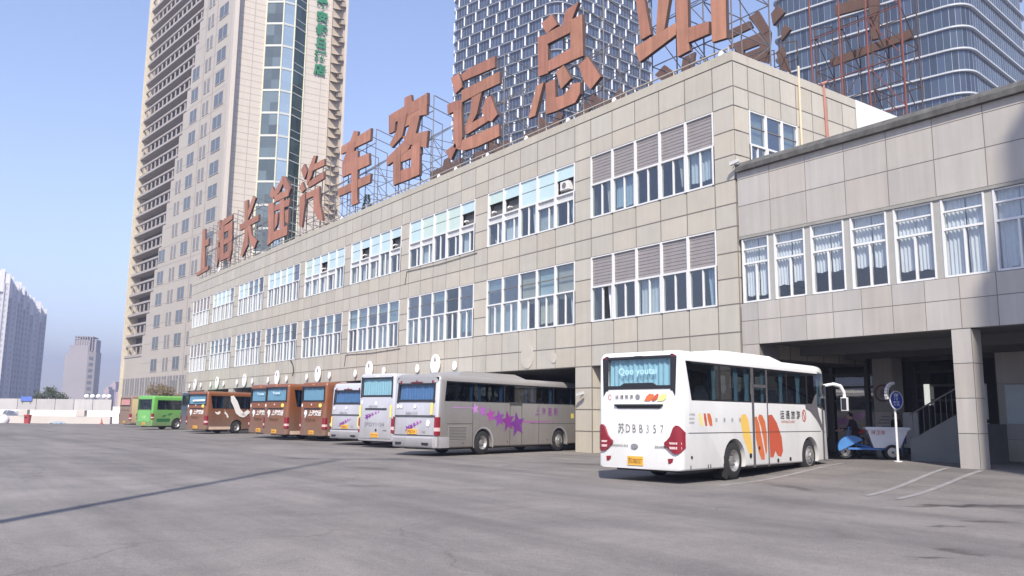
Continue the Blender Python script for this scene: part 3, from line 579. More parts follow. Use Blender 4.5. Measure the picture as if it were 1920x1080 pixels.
names = [('shang','上','farthest left'),('hai','海','second from the left'),('chang','长','third from the left'),('tu','途','fourth from the left'),('qi','汽','fifth, left of the hotel edge'),('che','车','sixth, first against open sky'),('ke','客','seventh, alone against the sky'),('yun','运','eighth, before the finned tower edge'),('zong','总','ninth, before the finned tower'),('zhan','站','tenth, nearest and cut by the frame top')]
def letter(key, ch, x, y, z0, polys, label, group, mats, mirror=1, thick=.2, truss_d=2.6, sx=1.0, post_m=steel, zroof=15.4, flip=1):
    t = thing('rooftop_character', label, 'sign character', (x, y, z0), 0, group)
    m = MB()
    for k, P in enumerate(polys):
        P = [(-a*mirror*sx, b) for a, b in P]; off = .012*(k % 5); n = len(P)
        F = [Vector((-a, off, b)) for a, b in P]; Bk = [p - Y*thick for p in F]
        m.m = 0; tt = random.uniform(.84, 1.1); m.tint = (tt, tt*random.uniform(.96, 1.04), tt); m.add(F, [tuple(range(n))]); m.tint = None; m.m = 1
        m.add(F + Bk, [tuple(range(2*n-1, n-1, -1))] + [(i, i+n, (i+1) % n + n, (i+1) % n) for i in range(n)])
    m.build('face', mats, t)
    m = MB(); xs_ = [-2.35, -.8, .8, 2.35]; top = 6.3; zb = zroof - z0
    for x_ in xs_:
        m.tube((x_, -.45, zb), (x_, -.45, top-.3), .036, n=5); m.tube((x_, -.45-truss_d, zb), (x_, -.45-truss_d, top-.9), .036, n=5)
        m.tube((x_, -.45, top-.3), (x_, -.45-truss_d, top-.9), .035, n=4)
        for q in range(3):
            za = zb + (top-zb)*q/4 + .6; zc = zb + (top-zb)*(q+1)/4 + .6
            m.tube((x_, -.45, za), (x_, -.45-truss_d, za), .026, n=4); m.tube((x_, -.45, zc) if q % 2 else (x_, -.45, za), (x_, -.45-truss_d, za) if q % 2 else (x_, -.45-truss_d, zc), .024, n=4)
    for q in range(4):
        za = zb + (top-zb)*q/4 + .6
        for d in (-.45, -.45-truss_d): m.tube((xs_[0], d, za), (xs_[-1], d, za), .028, n=4)
        if q < 3:
            zc = za + (top-zb)/4
            for a, b in ((xs_[0], xs_[1]), (xs_[2], xs_[3])): m.tube((a, -.45-truss_d, za), (b, -.45-truss_d, zc), .028, n=4)
    for k in range(0, len(polys), 2):
        cx_ = sum(p[0] for p in polys[k])/len(polys[k])*mirror*sx; cz_ = sum(p[1] for p in polys[k])/len(polys[k])
        m.tube((cx_, -thick, cz_), (cx_, -.5, cz_), .03, n=4)
    m.build('support_frame', post_m, t)
    return t
for key, ch, pos in names:
    x, P = LET[key]
    letter(key, ch, x, -26.7, 17.0, P, 'rust red rooftop character %s, %s in the row' % (ch, pos), 'rust red rooftop characters along the roof edge', (rust, rust_side))
back_lab = {'rshang': 'brown back of the rear rooftop character on red steel posts, rightmost', 'rhai': 'brown back of the rear rooftop character behind the building corner',
            'chang': 'dark back of a rear character low between the two nearest front characters', 'tu': 'dark back of a rear character under the ninth front character',
            'qi': 'dark back of a rear character between the eighth and ninth', 'che': 'dark back of a rear character just right of the seventh front character',
            'ke': 'dark back of a rear character below the seventh front character', 'yun': 'dark back of a rear character below the fifth front character'}
xr = {'chang': 36.4, 'tu': 43.4, 'qi': 50.4, 'che': 57.6, 'ke': 65.0, 'yun': 99.0}
for key in ('rshang', 'rhai', 'chang', 'tu', 'qi', 'che', 'ke'):
    x, P = LET[key]; tr = key[0] == 'r'
    letter(key, '', x if tr else xr[key], -39.0, 17.0 if tr else 18.6, P, back_lab[key], 'backs of the rear rooftop characters', (rust_back, rust_side), 1 if tr else -1, post_m=rust_side, truss_d=-1.6 if tr else 1.5)
# red lattice posts below the rightmost rear character
m = MB()
for x_ in (-2.4, -.6, .9, 2.6): m.tube((x_, 1.2, -3.6), (x_, 1.2, 7.5), .05, n=5)
for k in range(4):
    z_ = -3+2.6*k; m.tube((-2.4, 1.2, z_), (2.6, 1.2, z_), .03, n=4); m.tube((-2.4, 1.2, z_), (-.6, 1.2, z_+2.6), .028, n=4)
m.build('lattice_post', red_steel, [o for o in COL.objects if o.get('label') == back_lab['rshang']][0])
t = thing('roof_conifer', 'small dark potted conifer on the roof edge at the foot of the sixth character', 'plant', (56.0, -27.0, 15.4))
m = MB(); m.lathe([(0,0), (.25,0), (.32,.5), (0,.5)], (0,0,0), Z, 12); m.build('pot', mat('dull clay pot', (.20,.10,.07), .8), t)
m = MB(); rc = random.Random(3); leafd = mat('dark conifer needles', (.03,.045,.025), .8, var=.2)
for _ in range(500):
    h_ = rc.random()**.8; r_ = .5*(1-h_)+.05; a_ = rc.uniform(0, 6.28); c_ = Vector((r_*math.cos(a_)*rc.uniform(.5, 1), r_*math.sin(a_)*rc.uniform(.5, 1), .55+2.1*h_)); d_ = Vector((math.cos(a_), math.sin(a_), rc.uniform(-.2, .5)))*.16
    m.quad(c_, c_+d_*.5+Z*.04, c_+d_, c_+d_*.5-Z*.04)
m.build('crown', leafd, t); m = MB(); m.tube((0,0,.4), (0,0,2.5), .05, .01); m.build('trunk', rust_side, t)
t = thing('roof_railing', 'pale pipe railing running along the parapet below the red characters', 'railing', (60, -26.05, 15.4))
m = MB(); m.tube((-39, 0, 1.25), (36, 0, 1.25), .04, n=6); m.tube((-39, 0, 1.0), (36, 0, 1.0), .025, n=6)
for k in range(26): m.tube((-39+3*k, 0, 0), (-39+3*k, 0, 1.3), .03, n=6)
m.build('rail', mat('pale galvanised pipe', (.42,.38,.32), .6), t)
flood = [(88.4, .26, 'largest white floodlight on the roof edge below the second character')] + [(x, .12, l) for x, l in ((27.6, 'small white floodlight on the parapet left of the nearest character'), (31.0, 'small white floodlight under the right foot of the ninth character'),
   (34.5, 'small white floodlight under the left foot of the ninth character'), (38.2, 'small white floodlight right of the eighth character base'), (41.6, 'small white floodlight under the middle of the eighth character'),
   (43.6, 'small white floodlight under the left foot of the eighth character'), (57.9, 'small white floodlight beside the base of the sixth character'), (21.2, 'white lamp cluster on the building corner parapet'))]
for x, r, lab in flood:
    t = thing('floodlight', lab, 'lamp', (x, -25.85, 16.22), 0, 'white floodlights along the parapet')
    m = MB(); m.lathe([(0, -.1), (r*.7, -.08), (r, .0), (r, .04), (0, .05)], (0, 0, r+.08), (0, 1, .25), 16); m.build('lamp_head', white_sign, t, smooth=50)
    m = MB(); m.tube((0, -.05, -.02), (0, -.05, r+.05), .025); m.build('bracket', steel, t)

# ------------------------------------------------------------ hotel tower
def hd(deg): return FW*math.cos(R(deg)) + RT*math.sin(R(deg))
def outward(d):
    n = Vector((-d.y, d.x, 0)); return n if n.dot(FW) < 0 else -n
hB = at(-46.8, 130); hR, hL = hd(57), hd(-42); nR, nL = outward(hR), outward(hL)
WRt, WLt, HZ, FL = 19.9, 41.7, 90.8, 3.95
hotel = thing('hotel_tower', 'tall cream hotel tower with recessed balconies, glass bay and vertical green characters', 'building', hB)
cream = mat('cream tile cladding', (.54,.48,.405), .6, var=.06, scale=.15, streak=.05)
cream_dim = mat('dimmed cream tile cladding', (.43,.39,.335), .65, var=.05, scale=.15, streak=.05)  # the left face's weaker sun is put into this darker tile tone
line_d = mat('cladding joint grey', (.33,.29,.26), .8)
wr2 = Wall(hB, hR, nR); wl2 = Wall(hB, hL, nL)
def ub(z): return 12 + (75-min(z, 75))/63*20        # where the balconies begin
mb = MB(); wr2.bx(mb, .0, 5.5, -.5, 0, 0, HZ); wr2.bx(mb, 12.5, WRt, -.5, 0, 0, HZ); wr2.bx(mb, 5.5, 12.5, -2, -1.5, 0, HZ); mb.build('wall', cream, hotel, hB)
mb = MB(); wr2.bx(mb, WRt-.5, WRt, -WLt, -.51, 0, HZ)
nf = int(HZ/FL)
for f in range(nf):
    z0 = f*FL; e = ub(z0) if z0 > 10 else WLt-.46
    wl2.bx(mb, 0, e, -.5, 0, z0, z0+FL)
wl2.bx(mb, .55, WLt, -2.6, -2.1, 0, HZ); mb.build('side_wall', cream_dim, hotel, hB)
mb = MB()
for f in range(int(HZ/1.15)):
    z = 1.15*f
    for a, b in ((1.3, 5.48), (12.52, WRt)): wr2.bx(mb, a, b, .0, .012, z-.035, z+.035)
    if f % 3 == 0: wl2.bx(mb, 1.2, ub(z)-.2, .0, .012, z-.05, z+.05)
for u in (3.6, 15.5): wr2.bx(mb, u-.04, u+.04, .013, .02, 0, HZ)
for u in (6.6, 11.2): wl2.bx(mb, u-.07, u+.07, .013, .06, 3, HZ)
mb.build('cladding_joint', line_d, hotel, hB)
mb = MB(); mb.obox(hB - hR*.08 + nR*.01, hR*.7, nR*1.5, Z*HZ); mb.build('corner_fin', cream, hotel, hB)
mb = MB(); wl2.bx(mb, WLt-.45, WLt, -2, .5, 0, HZ); mb.build('edge_fin', mat('pale yellow tile', (.62,.55,.42), .6), hotel, hB)
mb = MB(); a0 = hB + hL*WLt; mb.obox(a0 - nL*.6, hd(-20)*7, -nL*.4, Z*HZ); mb.build('rear_return_wall', mat('lilac grey cladding', (.42,.41,.45), .6, var=.08), hotel, hB)
mb = MB(); mb.obox(hB - nL*2.6 + hR*1, hL*WLt, hR*(WRt-2), Z*.4 + Vector((0,0,HZ-.4))*0); mb.build('floor_plate', dark_in, hotel, hB)
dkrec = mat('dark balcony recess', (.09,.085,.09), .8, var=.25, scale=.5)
slabm = mat('balcony slab edge', (.37,.335,.31), .7, var=.06)
for f in range(3, nf):
    z0 = f*FL; e = ub(z0)
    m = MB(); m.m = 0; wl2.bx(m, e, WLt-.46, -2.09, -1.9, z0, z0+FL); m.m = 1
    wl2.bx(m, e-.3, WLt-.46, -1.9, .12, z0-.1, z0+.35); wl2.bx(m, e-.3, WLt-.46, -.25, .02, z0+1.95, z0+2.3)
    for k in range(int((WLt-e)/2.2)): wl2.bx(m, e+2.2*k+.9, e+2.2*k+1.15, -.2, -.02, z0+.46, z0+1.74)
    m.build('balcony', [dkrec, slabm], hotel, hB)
# windows of the side face: one mesh shared by all copies
m = MB(); fw = Wall((0,0,0), hL, nL)
win_gl = mat('hotel window glass', (.13,.145,.15), .08, metal=.2, var=.2, scale=.3, spec=.8)
def hwin(us):
    m = MB()
    for a, b in us:
        m.m = 0; fw.bx(m, a, b, .02, .06, .9, 3.0); m.m = 1
        fw.bx(m, a-.1, b+.1, .0, .09, .78, .9); fw.bx(m, a-.1, b+.1, .0, .09, 3.0, 3.1)
        for q in (a-.1, (a+b)/2-.05, b): fw.bx(m, q, q+.1, .0, .09, .9, 3.0)
    return m.build('window', [win_gl, slabm], hotel)
protos = [(hwin([(0, 3.6)]), 1.9), (hwin([(0, .9), (1.5, 2.4)]), 8.0), (hwin([(0, 3.0)]), 13.0), (hwin([(0, .9), (1.5, 2.4)]), 18.2), (hwin([(0, 3.0)]), 23.5)]
nwin = 0
for f in range(0, 24):
    z0 = f*FL
    for o, u in protos:
        if u + 3 > ub(z0) and z0 > 10 or nwin >= 82: continue
        c = o.copy(); COL.objects.link(c); c.location = hL*u + Z*z0; nwin += 1
for k in range(13):
    c = protos[1][0].copy(); COL.objects.link(c); c.location = hL*(6+2.7*k) + Z*3.2; c.scale = (1, 1, 1.5)
for o, u in protos: bpy.data.objects.remove(o)
# projecting glass bay
gA, gM1, gM2, gE = wr2.P(5.5, 0, 0), wr2.P(7.9, 1.7, 0), wr2.P(9.9, 1.7, 0), wr2.P(12.5, 0, 0)
gl_d = mat('dark bay glass', (.17,.20,.185), .06, metal=.65, var=.15, scale=.2, attr=True); gl_s = mat('sky mirror bay glass', (.47,.54,.54), .10, metal=.7, var=.04, attr=True); gl_g = mat('green bay glass', (.07,.11,.095), .06, metal=.5, var=.15, scale=.2, attr=True)
m = MB()
for f in range(nf):
    z0 = f*FL
    for (p, q, mi, k) in ((gA, gM1, 0, 2), (gM1, gM2, 1, 1), (gM2, gE, 2, 2)):
        m.m = mi
        for j in range(k):
            for (za, zb) in ((0, FL*.42), (FL*.42, FL)):
                m.tint = random.uniform(.65, 1.35) if mi != 1 else random.uniform(.95, 1.05)
                a, b = p.lerp(q, j/k), p.lerp(q, (j+1)/k); m.quad(a+Z*(z0+za), b+Z*(z0+za), b+Z*(z0+zb), a+Z*(z0+zb))
m.tint = None; m.build('glass_bay', [gl_d, gl_s, gl_g], hotel, hB)
for f in range(1, nf):
    m = MB(); z0 = f*FL
    for p, q in ((gA, gM1), (gM1, gM2)):
        d = (q-p); n = outward(d.normalized()); m.obox(p+Z*(z0-.38)-n*.05, d, n*.14, Z*.36)
    d = gE-gM2; n = outward(d.normalized()); m.obox(gM2+Z*(z0-.1)-n*.05, d, n*.12, Z*.16); m.obox(gM2+Z*(z0+1.3)-n*.05, d, n*.1, Z*.1)
    m.build('floor_band', mat('off white spandrel', (.50,.51,.47), .5), hotel, hB)
m = MB()
for p in (gA, gM1, gM2, gE): m.tube(p + nR*.06, p + nR*.06 + Z*HZ, .13, n=6)
m.build('bay_mullion', mat('pale bay trim', (.62,.60,.45), .6), hotel, hB)
green = mat('green sign letters', (.03,.19,.09), .5, var=.1, scale=.5)
for k, ch in enumerate('上海静安假日酒店'):
    o = MB(); zc = 77.4 - 2.45*k
    text_mb(o, ch, 2.1, wr2.P(14.1, .35, zc), hR, Z, nR, 0, .035)
    back = len(o.v); text_mb(o, ch, 2.1, wr2.P(14.1, .1, zc), hR, Z, nR, 0, .035)
    ob = o.build('sign_character', green, hotel, hB)
    sb = MB(); wr2.bx(sb, 14.2, 14.3, 0, .3, zc+.3, zc+.4); wr2.bx(sb, 15.9, 16.0, 0, .3, zc+.3, zc+.4); sb.build('sign_bracket', steel, ob, hB)
lv = MB()
for k in range(int(HZ/1.7)-1):
    z = 1.7*k+1.5; a, b, c = wr2.P(17.0, 0, z+.35), wr2.P(18.1, 1.15, z-.15), wr2.P(19.3, 0, z+.55)
    lv.add([a, b, c, a-Z*.12, b-Z*.12, c-Z*.12], [(0,1,2), (5,4,3), (0,3,4,1), (1,4,5,2)])
    if k % 2: lv.obox(wr2.P(18.3, .1, z-.9), hR*.9, nR*.55, Z*.75)
o = lv.build('air_unit_shelf', mat('tan shaded metal', (.34,.28,.21), .7, var=.15), hotel, hB)
m = MB(); wr2.bx(m, 16.8, 17.0, 0, .25, 0, HZ); wr2.bx(m, 19.45, 19.9, 0, .3, 0, HZ); m.build('shaft_edge', cream, hotel, hB)
m = MB(); wr2.bx(m, 17.02, 19.43, .0, .02, 0, HZ); m.build('shaft_wall', mat('shaft brown panel', (.40,.33,.25), .7, var=.1), hotel, hB)

# ------------------------------------------------------------ two glass towers
def glass_tower(name, label, B, hl, Ll, hr, Lr, fh, z0, z1, rad, gm, band_m, band, fins):
    dl, dr = hd(hl), hd(hr); t = thing(name, label, 'building', B)
    def arc(P, d1, d2, r, n=6):       # rounded corner at P between the incoming -d1 and outgoing d2
        a, b = P + d1*r, P + d2*r; return [a.lerp(P, k/n).lerp(P.lerp(b, k/n), k/n) for k in range(n+1)]
    A, Cc = B + dl*Ll, B + dr*Lr
    pts = [A + dr*Lr*.6] + arc(A, dr, -dl, rad) + arc(B, dl, dr, rad) + arc(Cc, -dr, dl, rad) + [Cc + dl*Ll*.6]
    fine = []
    for a, b in zip(pts, pts[1:]):
        k = max(1, round((b-a).length/1.45)); fine += [a.lerp(b, i/k) for i in range(k)]
    fine.append(pts[-1])
    m = MB(); nfl = int((z1-z0)/fh); mul = MB()
    for f in range(nfl):
        za = z0 + f*fh
        for i, (a, b) in enumerate(zip(fine, fine[1:])):
            v = random.uniform(.62, 1.3); m.tint = (v, v*random.uniform(.97, 1.03), v*random.uniform(.95, 1.08))
            m.quad(a+Z*za, b+Z*za, b+Z*(za+fh), a+Z*(za+fh))
    m.tint = None; m.build('curtain_wall', gm, t, B)
    for a, b in zip(fine, fine[1:]):
        n = outward((b-a).normalized()); d = (b-a).normalized(); mul.obox(a - d*.04 - n*.02 + Z*z0, d*.08, n*.10, Z*(z1-z0))
    mul.build('mullion', mat(name+' mullion metal', (.26,.29,.33), .4, metal=.3), t, B)
    for f in range(nfl+1):
        m = MB(); za = z0 + f*fh
        cen = (A+Cc)*.5
        outp = [p + (p-cen).normalized()*band[1] for p in pts]
        for (a, b), (c, d) in zip(zip(pts, pts[1:]), zip(outp, outp[1:])):
            m.add([a+Z*za, b+Z*za, d+Z*za, c+Z*za, a+Z*(za+band[0]), b+Z*(za+band[0]), d+Z*(za+band[0]), c+Z*(za+band[0])], [(0,1,2,3), (7,6,5,4), (3,2,6,7)])
        m.build('floor_band', band_m, t, B)
    m = MB(); m.add([p+Z*z1 for p in pts], [tuple(range(len(pts)))]); m.build('roof', dark_in, t, B)
    if fins:
        pm = MB(); pm.box(-.16, .16, -.25, .25, 0, fh*.78); proto = pm.build('fin', white_sign, t); cand = []
        acc = 0
        for f in range(nfl):
            za = z0 + f*fh
            for i in range(2 + f % 4, len(fine)-2, 4):
                p = fine[i]; cand.append((p + (p-(A+Cc)*.5).normalized()*band[1]*1.0 + Z*(za+.5), i, f))
        vis = [c for c in cand if 24 < (c[0].z-CAMH)/ (c[0].dot(FW)) * 100 < 62]
        vis.sort(key=lambda c: c[0].length); keep = vis[:96]; rest = [c for c in cand if c not in keep]
        ang = math.atan2(dr.y, dr.x)
        for p, i, f in keep:
            c = proto.copy(); COL.objects.link(c); c.location = p - B; c.rotation_euler = (0, 0, ang)
        m = MB(); ca, sa = Vector((math.cos(ang), math.sin(ang), 0)), Vector((-math.sin(ang), math.cos(ang), 0))
        for p, i, f in rest: m.obox(p - ca*.15 - sa*.2, ca*.3, sa*.4, Z*fh*.80)
        so = m.build('fin_field', white_sign, t, B); so['kind'] = 'stuff'
        bpy.data.objects.remove(proto)
    return t
tg1 = mat('blue tower glass', (.06,.08,.115), .07, metal=.42, var=.12, scale=.05, attr=True)
tg2 = mat('slate tower glass', (.07,.09,.112), .06, metal=.5, var=.12, scale=.05, attr=True)
glass_tower('finned_glass_tower', 'blue glass tower with thin floor ledges and staggered white vertical fins', at(14.5, 260), -48, 51.7, 50, 49, 4.2, 0, 160, 5.5, tg1, mat('grey ledge', (.26,.27,.265), .5), (.30, .9), True)
glass_tower('banded_glass_tower', 'slate blue glass tower wrapped by white tubular floor bands, behind the annex roof', at(95, 165), -47, 43, 48, 42, 4.95, 0, 104, 4.5, tg2, mat('pale tube band', (.46,.48,.49), .4), (.36, .75), False)

# ------------------------------------------------------------ far towers on the left
haz = mat('far grey render', (.58,.57,.58), .8, var=.05, scale=.05); haz_lit = mat('far sunlit crown', (.72,.70,.70), .7, var=0); hazd = mat('far window stripe', (.19,.20,.24), .5); hazf = mat('far pale window', (.42,.42,.45), .5)
def px(x, dep): return at((x-962.4)/1562.08*dep*.9885, dep)
far = [(-60, -2, 498, 430), (-6, 10, 505, 430), (11, 29, 520, 440), (30, 41, 530, 455), (41, 54, 546, 465), (54, 74, 559, 475), (74, 87, 574, 490)]
flab = ['tallest pale apartment slab cut by the left edge of the frame', 'pale apartment slab at the left edge with a grey top', 'pale apartment slab with a wide sunlit crown near the left edge', 'narrow pale apartment slab between two sunlit crowned ones',
        'pale apartment slab with stepped sunlit top, middle of the far row', 'broad pale apartment slab with a large sunlit crown, right part of the row', 'lowest pale apartment slab at the right end of the far row']
for (x0, x1, yt, dep), lab in zip(far, flab):
    k = dep/1562.08; wdt = (x1-x0)*k; z1 = CAMH + (770-yt)*k*1.0; c = px((x0+x1)/2-13, dep)
    t = thing('apartment_tower', lab, 'building', c, math.atan2(c.y, c.x)-math.pi/2, group='pale apartment slabs far left')
    m = MB(); m.box(-wdt/2, wdt/2, 0, 16, 0, z1*.955)
    nr = max(2, int(wdt/2.2))
    for i in range(nr+1):
        x = -wdt/2 + wdt*i/nr; m.box(x-.25, x+.25, -.7, 0, 0, z1*(.90 if i % 2 else .945))
    m.build('wall', haz, t)
    m = MB(); m.box(-wdt/2, -wdt*.05, -.9, 10, z1*.84, z1); m.box(wdt*.05, wdt/2, -.3, 10, z1*.9, z1*.97); m.build('crown', haz_lit, t)  # sun on the crown faces is put into their white
    m = MB()
    for i in range(nr):
        x = -wdt/2 + wdt*(i+.5)/nr
        for f in range(int(z1*.9/3)): m.box(x-.45, x+.45, -.06, 0, 3*f+1, 3*f+2.4)
    so = m.build('window_field', hazf, t); so['kind'] = 'stuff'
dep = 440; k = dep/1562.08; c = px(150, dep)
t = thing('stepped_tower', 'lone grey office tower with a colonnaded crown standing apart on the skyline', 'building', c, math.atan2(c.y, c.x)-math.pi/2-.25)
m = MB(); m.box(-8.2, 2.6, 0, 14, 0, 32); m.box(-6.6, 2.6, .5, 14, 32, 36); m.box(-4.6, 2.6, 1, 14, 36, 39); m.build('wall', mat('far taupe wall', (.33,.30,.31), .8, var=.08, scale=.08), t)
m = MB(); m.add([(2.6,0,0), (5.9,3,0), (5.9,14,0), (2.6,14,0), (2.6,0,33), (5.9,3,33), (5.9,14,33), (2.6,14,33)], [(0,1,5,4), (1,2,6,5), (4,5,6,7)]); m.build('lit_side_wall', mat('far sunlit wall', (.40,.36,.34), .8), t)  # sun on this face is put into its lighter wall colour
m = MB()
for i in range(8): m.box(-4.5+i*1.2, -4.1+i*1.2, .6+.25*max(0, i-5), 1.3+.25*max(0, i-5), 33, 41)
m.box(-4.6, 5.7, 2.6, 12, 33, 39.5); m.box(-4.7, 4.2, 1.0, 12.5, 40.4, 41); m.build('crown', MATS['far taupe wall'], t)
for f in range(9): m = MB(); m.obox((3.3, .57, 3+3.2*f), (1.6, 1.45, 0), (0, -.1, 0), (0, 0, 1.6)); m.build('window', hazd, t)
for i, (x0, x1, yt, dep, lab) in enumerate(((196, 206, 730, 700, 'faint pinkish low tower just right of the office tower'), (208, 218, 720, 720, 'faint pinkish tower farthest away beside the hotel edge'), (219, 231, 735, 680, 'faint pinkish low block touching the hotel edge'))):
    k = dep/1562.08; t = thing('distant_block', lab, 'building', px((x0+x1)/2, dep), math.atan2(RT.y, RT.x), group='faint blocks on the horizon')
    m = MB(); wd = (x1-x0)*k; m.box(-wd/2, wd/2, 0, 10, 0, 1.65+(771-yt)*k); m.box(-wd/4, wd/4, 1, 8, 1.65+(771-yt)*k, 3.5+(771-yt)*k); m.build('wall', mat('far pink render', (.45,.36,.37), .8, var=.05), t)

# ------------------------------------------------------------ elevated road parapet on the left
vw = thing('boundary_wall', 'long low concrete boundary wall with an open slot below its grey panel beam', 'wall', at(-72, 112), math.atan2(RT.y, RT.x))
conc = mat('pale grey concrete', (.46,.44,.43), .8, var=.08, scale=.6, streak=.12, attr=True); cwh = mat('cream painted concrete', (.52,.475,.43), .7, var=.08, scale=.5)
m = MB()
for i in range(18):
    m.tint = random.uniform(.88, 1.06); x = -26 + 2.5*i; m.box(x+.03, x+2.47, -.25, .25, 1.75, 3.2)
m.tint = None; m.build('panel_beam', conc, vw)
m = MB(); m.box(-26, 19, -.3, .3, 0, .95); m.build('base_wall', cwh, vw)
for i in range(6):
    m = MB(); x = -23 + 7.6*i; m.box(x-.55, x+.55, -.35, .34, .96, 1.74); m.build('pier', cwh, vw)
m = MB(); m.box(-26, 19, 5.0, 5.3, 0, 2.3); o = m.build('rear_white_wall', mat('white limewash', (.82,.82,.80), .7, var=.03), vw)
def vthing(name, label, cat, xp, dep, z=0):
    return thing(name, label, cat, px(xp, dep) + Z*z, math.atan2(RT.y, RT.x))
t = vthing('blue_board', 'small blue board standing on top of the boundary wall', 'sign', 52, 111.6, 3.2)
m = MB(); m.box(-.75, .75, 0, .05, -.3, .28); m.build('board', mat('blue enamel', (.10,.17,.50), .5), t); m = MB(); m.tube((-.5, .03, -.3), (-.5, .03, -.6), .03); m.tube((.5, .03, -.3), (.5, .03, -.6), .03); m.build('leg', steel, t)
t = vthing('red_bin', 'red litter bin in front of the boundary wall', 'bin', 58, 109)
m = MB(); m.lathe([(0, 0), (.36, 0), (.44, 1.0), (.47, 1.0), (.47, 1.1), (0, 1.16)], (0,0,0), Z, 14); m.build('body', mat('red plastic', (.40,.06,.06), .5), t, smooth=40)
m = MB(); m.box(-.14, .14, -.47, -.43, .72, .86); m.build('slot', black_p, t)
t = vthing('white_sack', 'white bulging sack slumped near the left end of the boundary wall', 'sack', 14, 108)
m = MB(); m.lathe([(0, 0), (.55, .03), (.68, .35), (.55, .8), (.25, 1.02), (.12, 1.08), (.2, 1.2), (0, 1.2)], (0,0,0), Z, 14); m.build('body', mat('white woven sack', (.70,.69,.68), .8, var=.1, scale=4), t, smooth=60)
t = vthing('white_van_roof', 'white rounded car roof showing through the slot of the boundary wall', 'car', 26, 114.5)
m = MB(); m.lathe([(1.0, .4), (1.0, 1.2), (.85, 1.6), (.5, 1.75), (0, 1.78)], (0,0,0), Z, 16); m.box(-1.9, 1.9, -.7, .7, .35, 1.0); m.build('body', mat('white car paint', (.78,.78,.78), .3), t, smooth=40)
m = MB(); [m.tube((x, -.72, .32), (x, .72, .32), .32, n=14) for x in (-1.2, 1.2)]; m.build('wheel', black_r, t)
t = vthing('traffic_cone', 'dark orange traffic cone at the foot of the boundary wall near the last coach', 'cone', 197, 109)
m = MB(); m.box(-.22, .22, -.22, .22, 0, .05); m.lathe([(.17, .05), (.03, .75), (0, .75)], (0,0,0), Z, 12); m.build('body', mat('dull orange plastic', (.35,.10,.06), .6), t)
m = MB(); m.lathe([(.125, .28), (.09, .43)], (0,0,.0), Z, 12); m.build('band', white_sign, t)
t = vthing('blue_sheet_pile', 'crumpled grey blue sheet lying at the foot of the boundary wall', 'sheet', 115, 108)
m = MB(); P = [[(-.9+.225*i, -.5+.25*j, max(0.01, .32*math.sin(i*.4)*math.sin(j*.8)+random.uniform(0, .12))) for j in range(5)] for i in range(9)]
m.add([p for r_ in P for p in r_], [(i*5+j, i*5+5+j, i*5+6+j, i*5+1+j) for i in range(8) for j in range(4)]); m.build('sheet', mat('grey blue tarp', (.28,.35,.42), .6, var=.2), t)
for i, xp in enumerate((165, 176, 187, 198, 207)):
    t = vthing('globe_lamp', '%s white globe lamp on the boundary wall by the last coach' % ('first','second','third','fourth','fifth')[i] + ', from the left', 'lamp', xp, 111.9, 3.2)
    t['group'] = 'white globe lamps on the boundary wall'
    m = MB(); m.lathe([(.0, .1)] + [(.3*math.sin(math.pi*k/8), .4-.3*math.cos(math.pi*k/8)) for k in range(1, 8)] + [(0, .7)], (0,0,0), Z, 14); m.build('globe', white_sign, t, smooth=60)
    m = MB(); m.tube((0,0,-.02), (0,0,.14), .08); m.build('base', steel, t)

# ------------------------------------------------------------ foliage
def leaf_cloud(m, cen, rad, n, size, rnd, squash=1.0):
    for _ in range(n):
        while True:
            p = Vector((rnd.uniform(-1,1), rnd.uniform(-1,1), rnd.uniform(-1,1)))
            if .15 < p.length < 1: break
        c = Vector(cen) + Vector((p.x*rad, p.y*rad, p.z*rad*squash)); a = Vector((rnd.gauss(0,1), rnd.gauss(0,1), rnd.gauss(0,1))).normalized(); b = a.orthogonal().normalized(); s_ = size*rnd.uniform(.6, 1.4)
        v = rnd.uniform(.6, 1.4); m.tint = (v*rnd.uniform(.9, 1.15), v, v*.9); m.quad(c-a*s_, c+b*s_*.5, c+a*s_, c-b*s_*.5); m.tint = None
rt = random.Random(5); leaf_b = mat('dry olive leaves', (.15,.115,.06), .8, var=.15, attr=True); leaf_g = mat('dark green leaves', (.045,.06,.03), .8, var=.15, attr=True); bark = mat('bark', (.10,.075,.055), .9, var=.2)
for i, (xp, dep, h, lab) in enumerate(((300, 118, 6.2, 'dry olive brown tree crown showing above the green bus'), (322, 119, 5.4, 'lower olive brown tree right of the taller one above the green bus'))):
    t = thing('street_tree', lab, 'tree', px(xp, dep))
    m = MB(); m.tube((0,0,0), (.1,0,h*.45), .16, .1); 
    for a in range(7): m.tube((.1,0,h*.4), (1.4*math.cos(a*.9), 1.4*math.sin(a*.9), h*.72), .07, .02, n=5)
    m.build('trunk', bark, t)
    m = MB()
    for _ in range(14): leaf_cloud(m, (rt.uniform(-1.7, 1.7), rt.uniform(-1.2, 1.2), h*rt.uniform(.55, .88)), rt.uniform(.5, .95), 70, .12, rt, .7)
    m.build('crown', leaf_b, t)
for i, xp in enumerate((70, 83, 96, 108, 120)):
    dep = 150; h = 5.4 + [0, .8, 1.1, .7, -.2][i]
    t = thing('hedge_tree', 'dark green tree behind the boundary wall, %s' % ('nearest the apartment slabs','second from the left','tallest of the clump','second from the right','nearest the office tower')[i], 'tree', px(xp, dep), group='dark trees behind the boundary wall')
    m = MB(); m.tube((0,0,0), (0,0,h*.6), .2, .1); [m.tube((0,0,h*.4), (math.cos(a), math.sin(a), h*.7), .08, .03, n=5) for a in (0, 2, 4)]; m.build('trunk', bark, t)
    m = MB()
    for _ in range(9): leaf_cloud(m, (rt.uniform(-1.5, 1.5), rt.uniform(-1, 1), h*rt.uniform(.5, .85)), rt.uniform(.6, 1), 50, .16, rt, .7)
    m.build('crown', leaf_g, t)

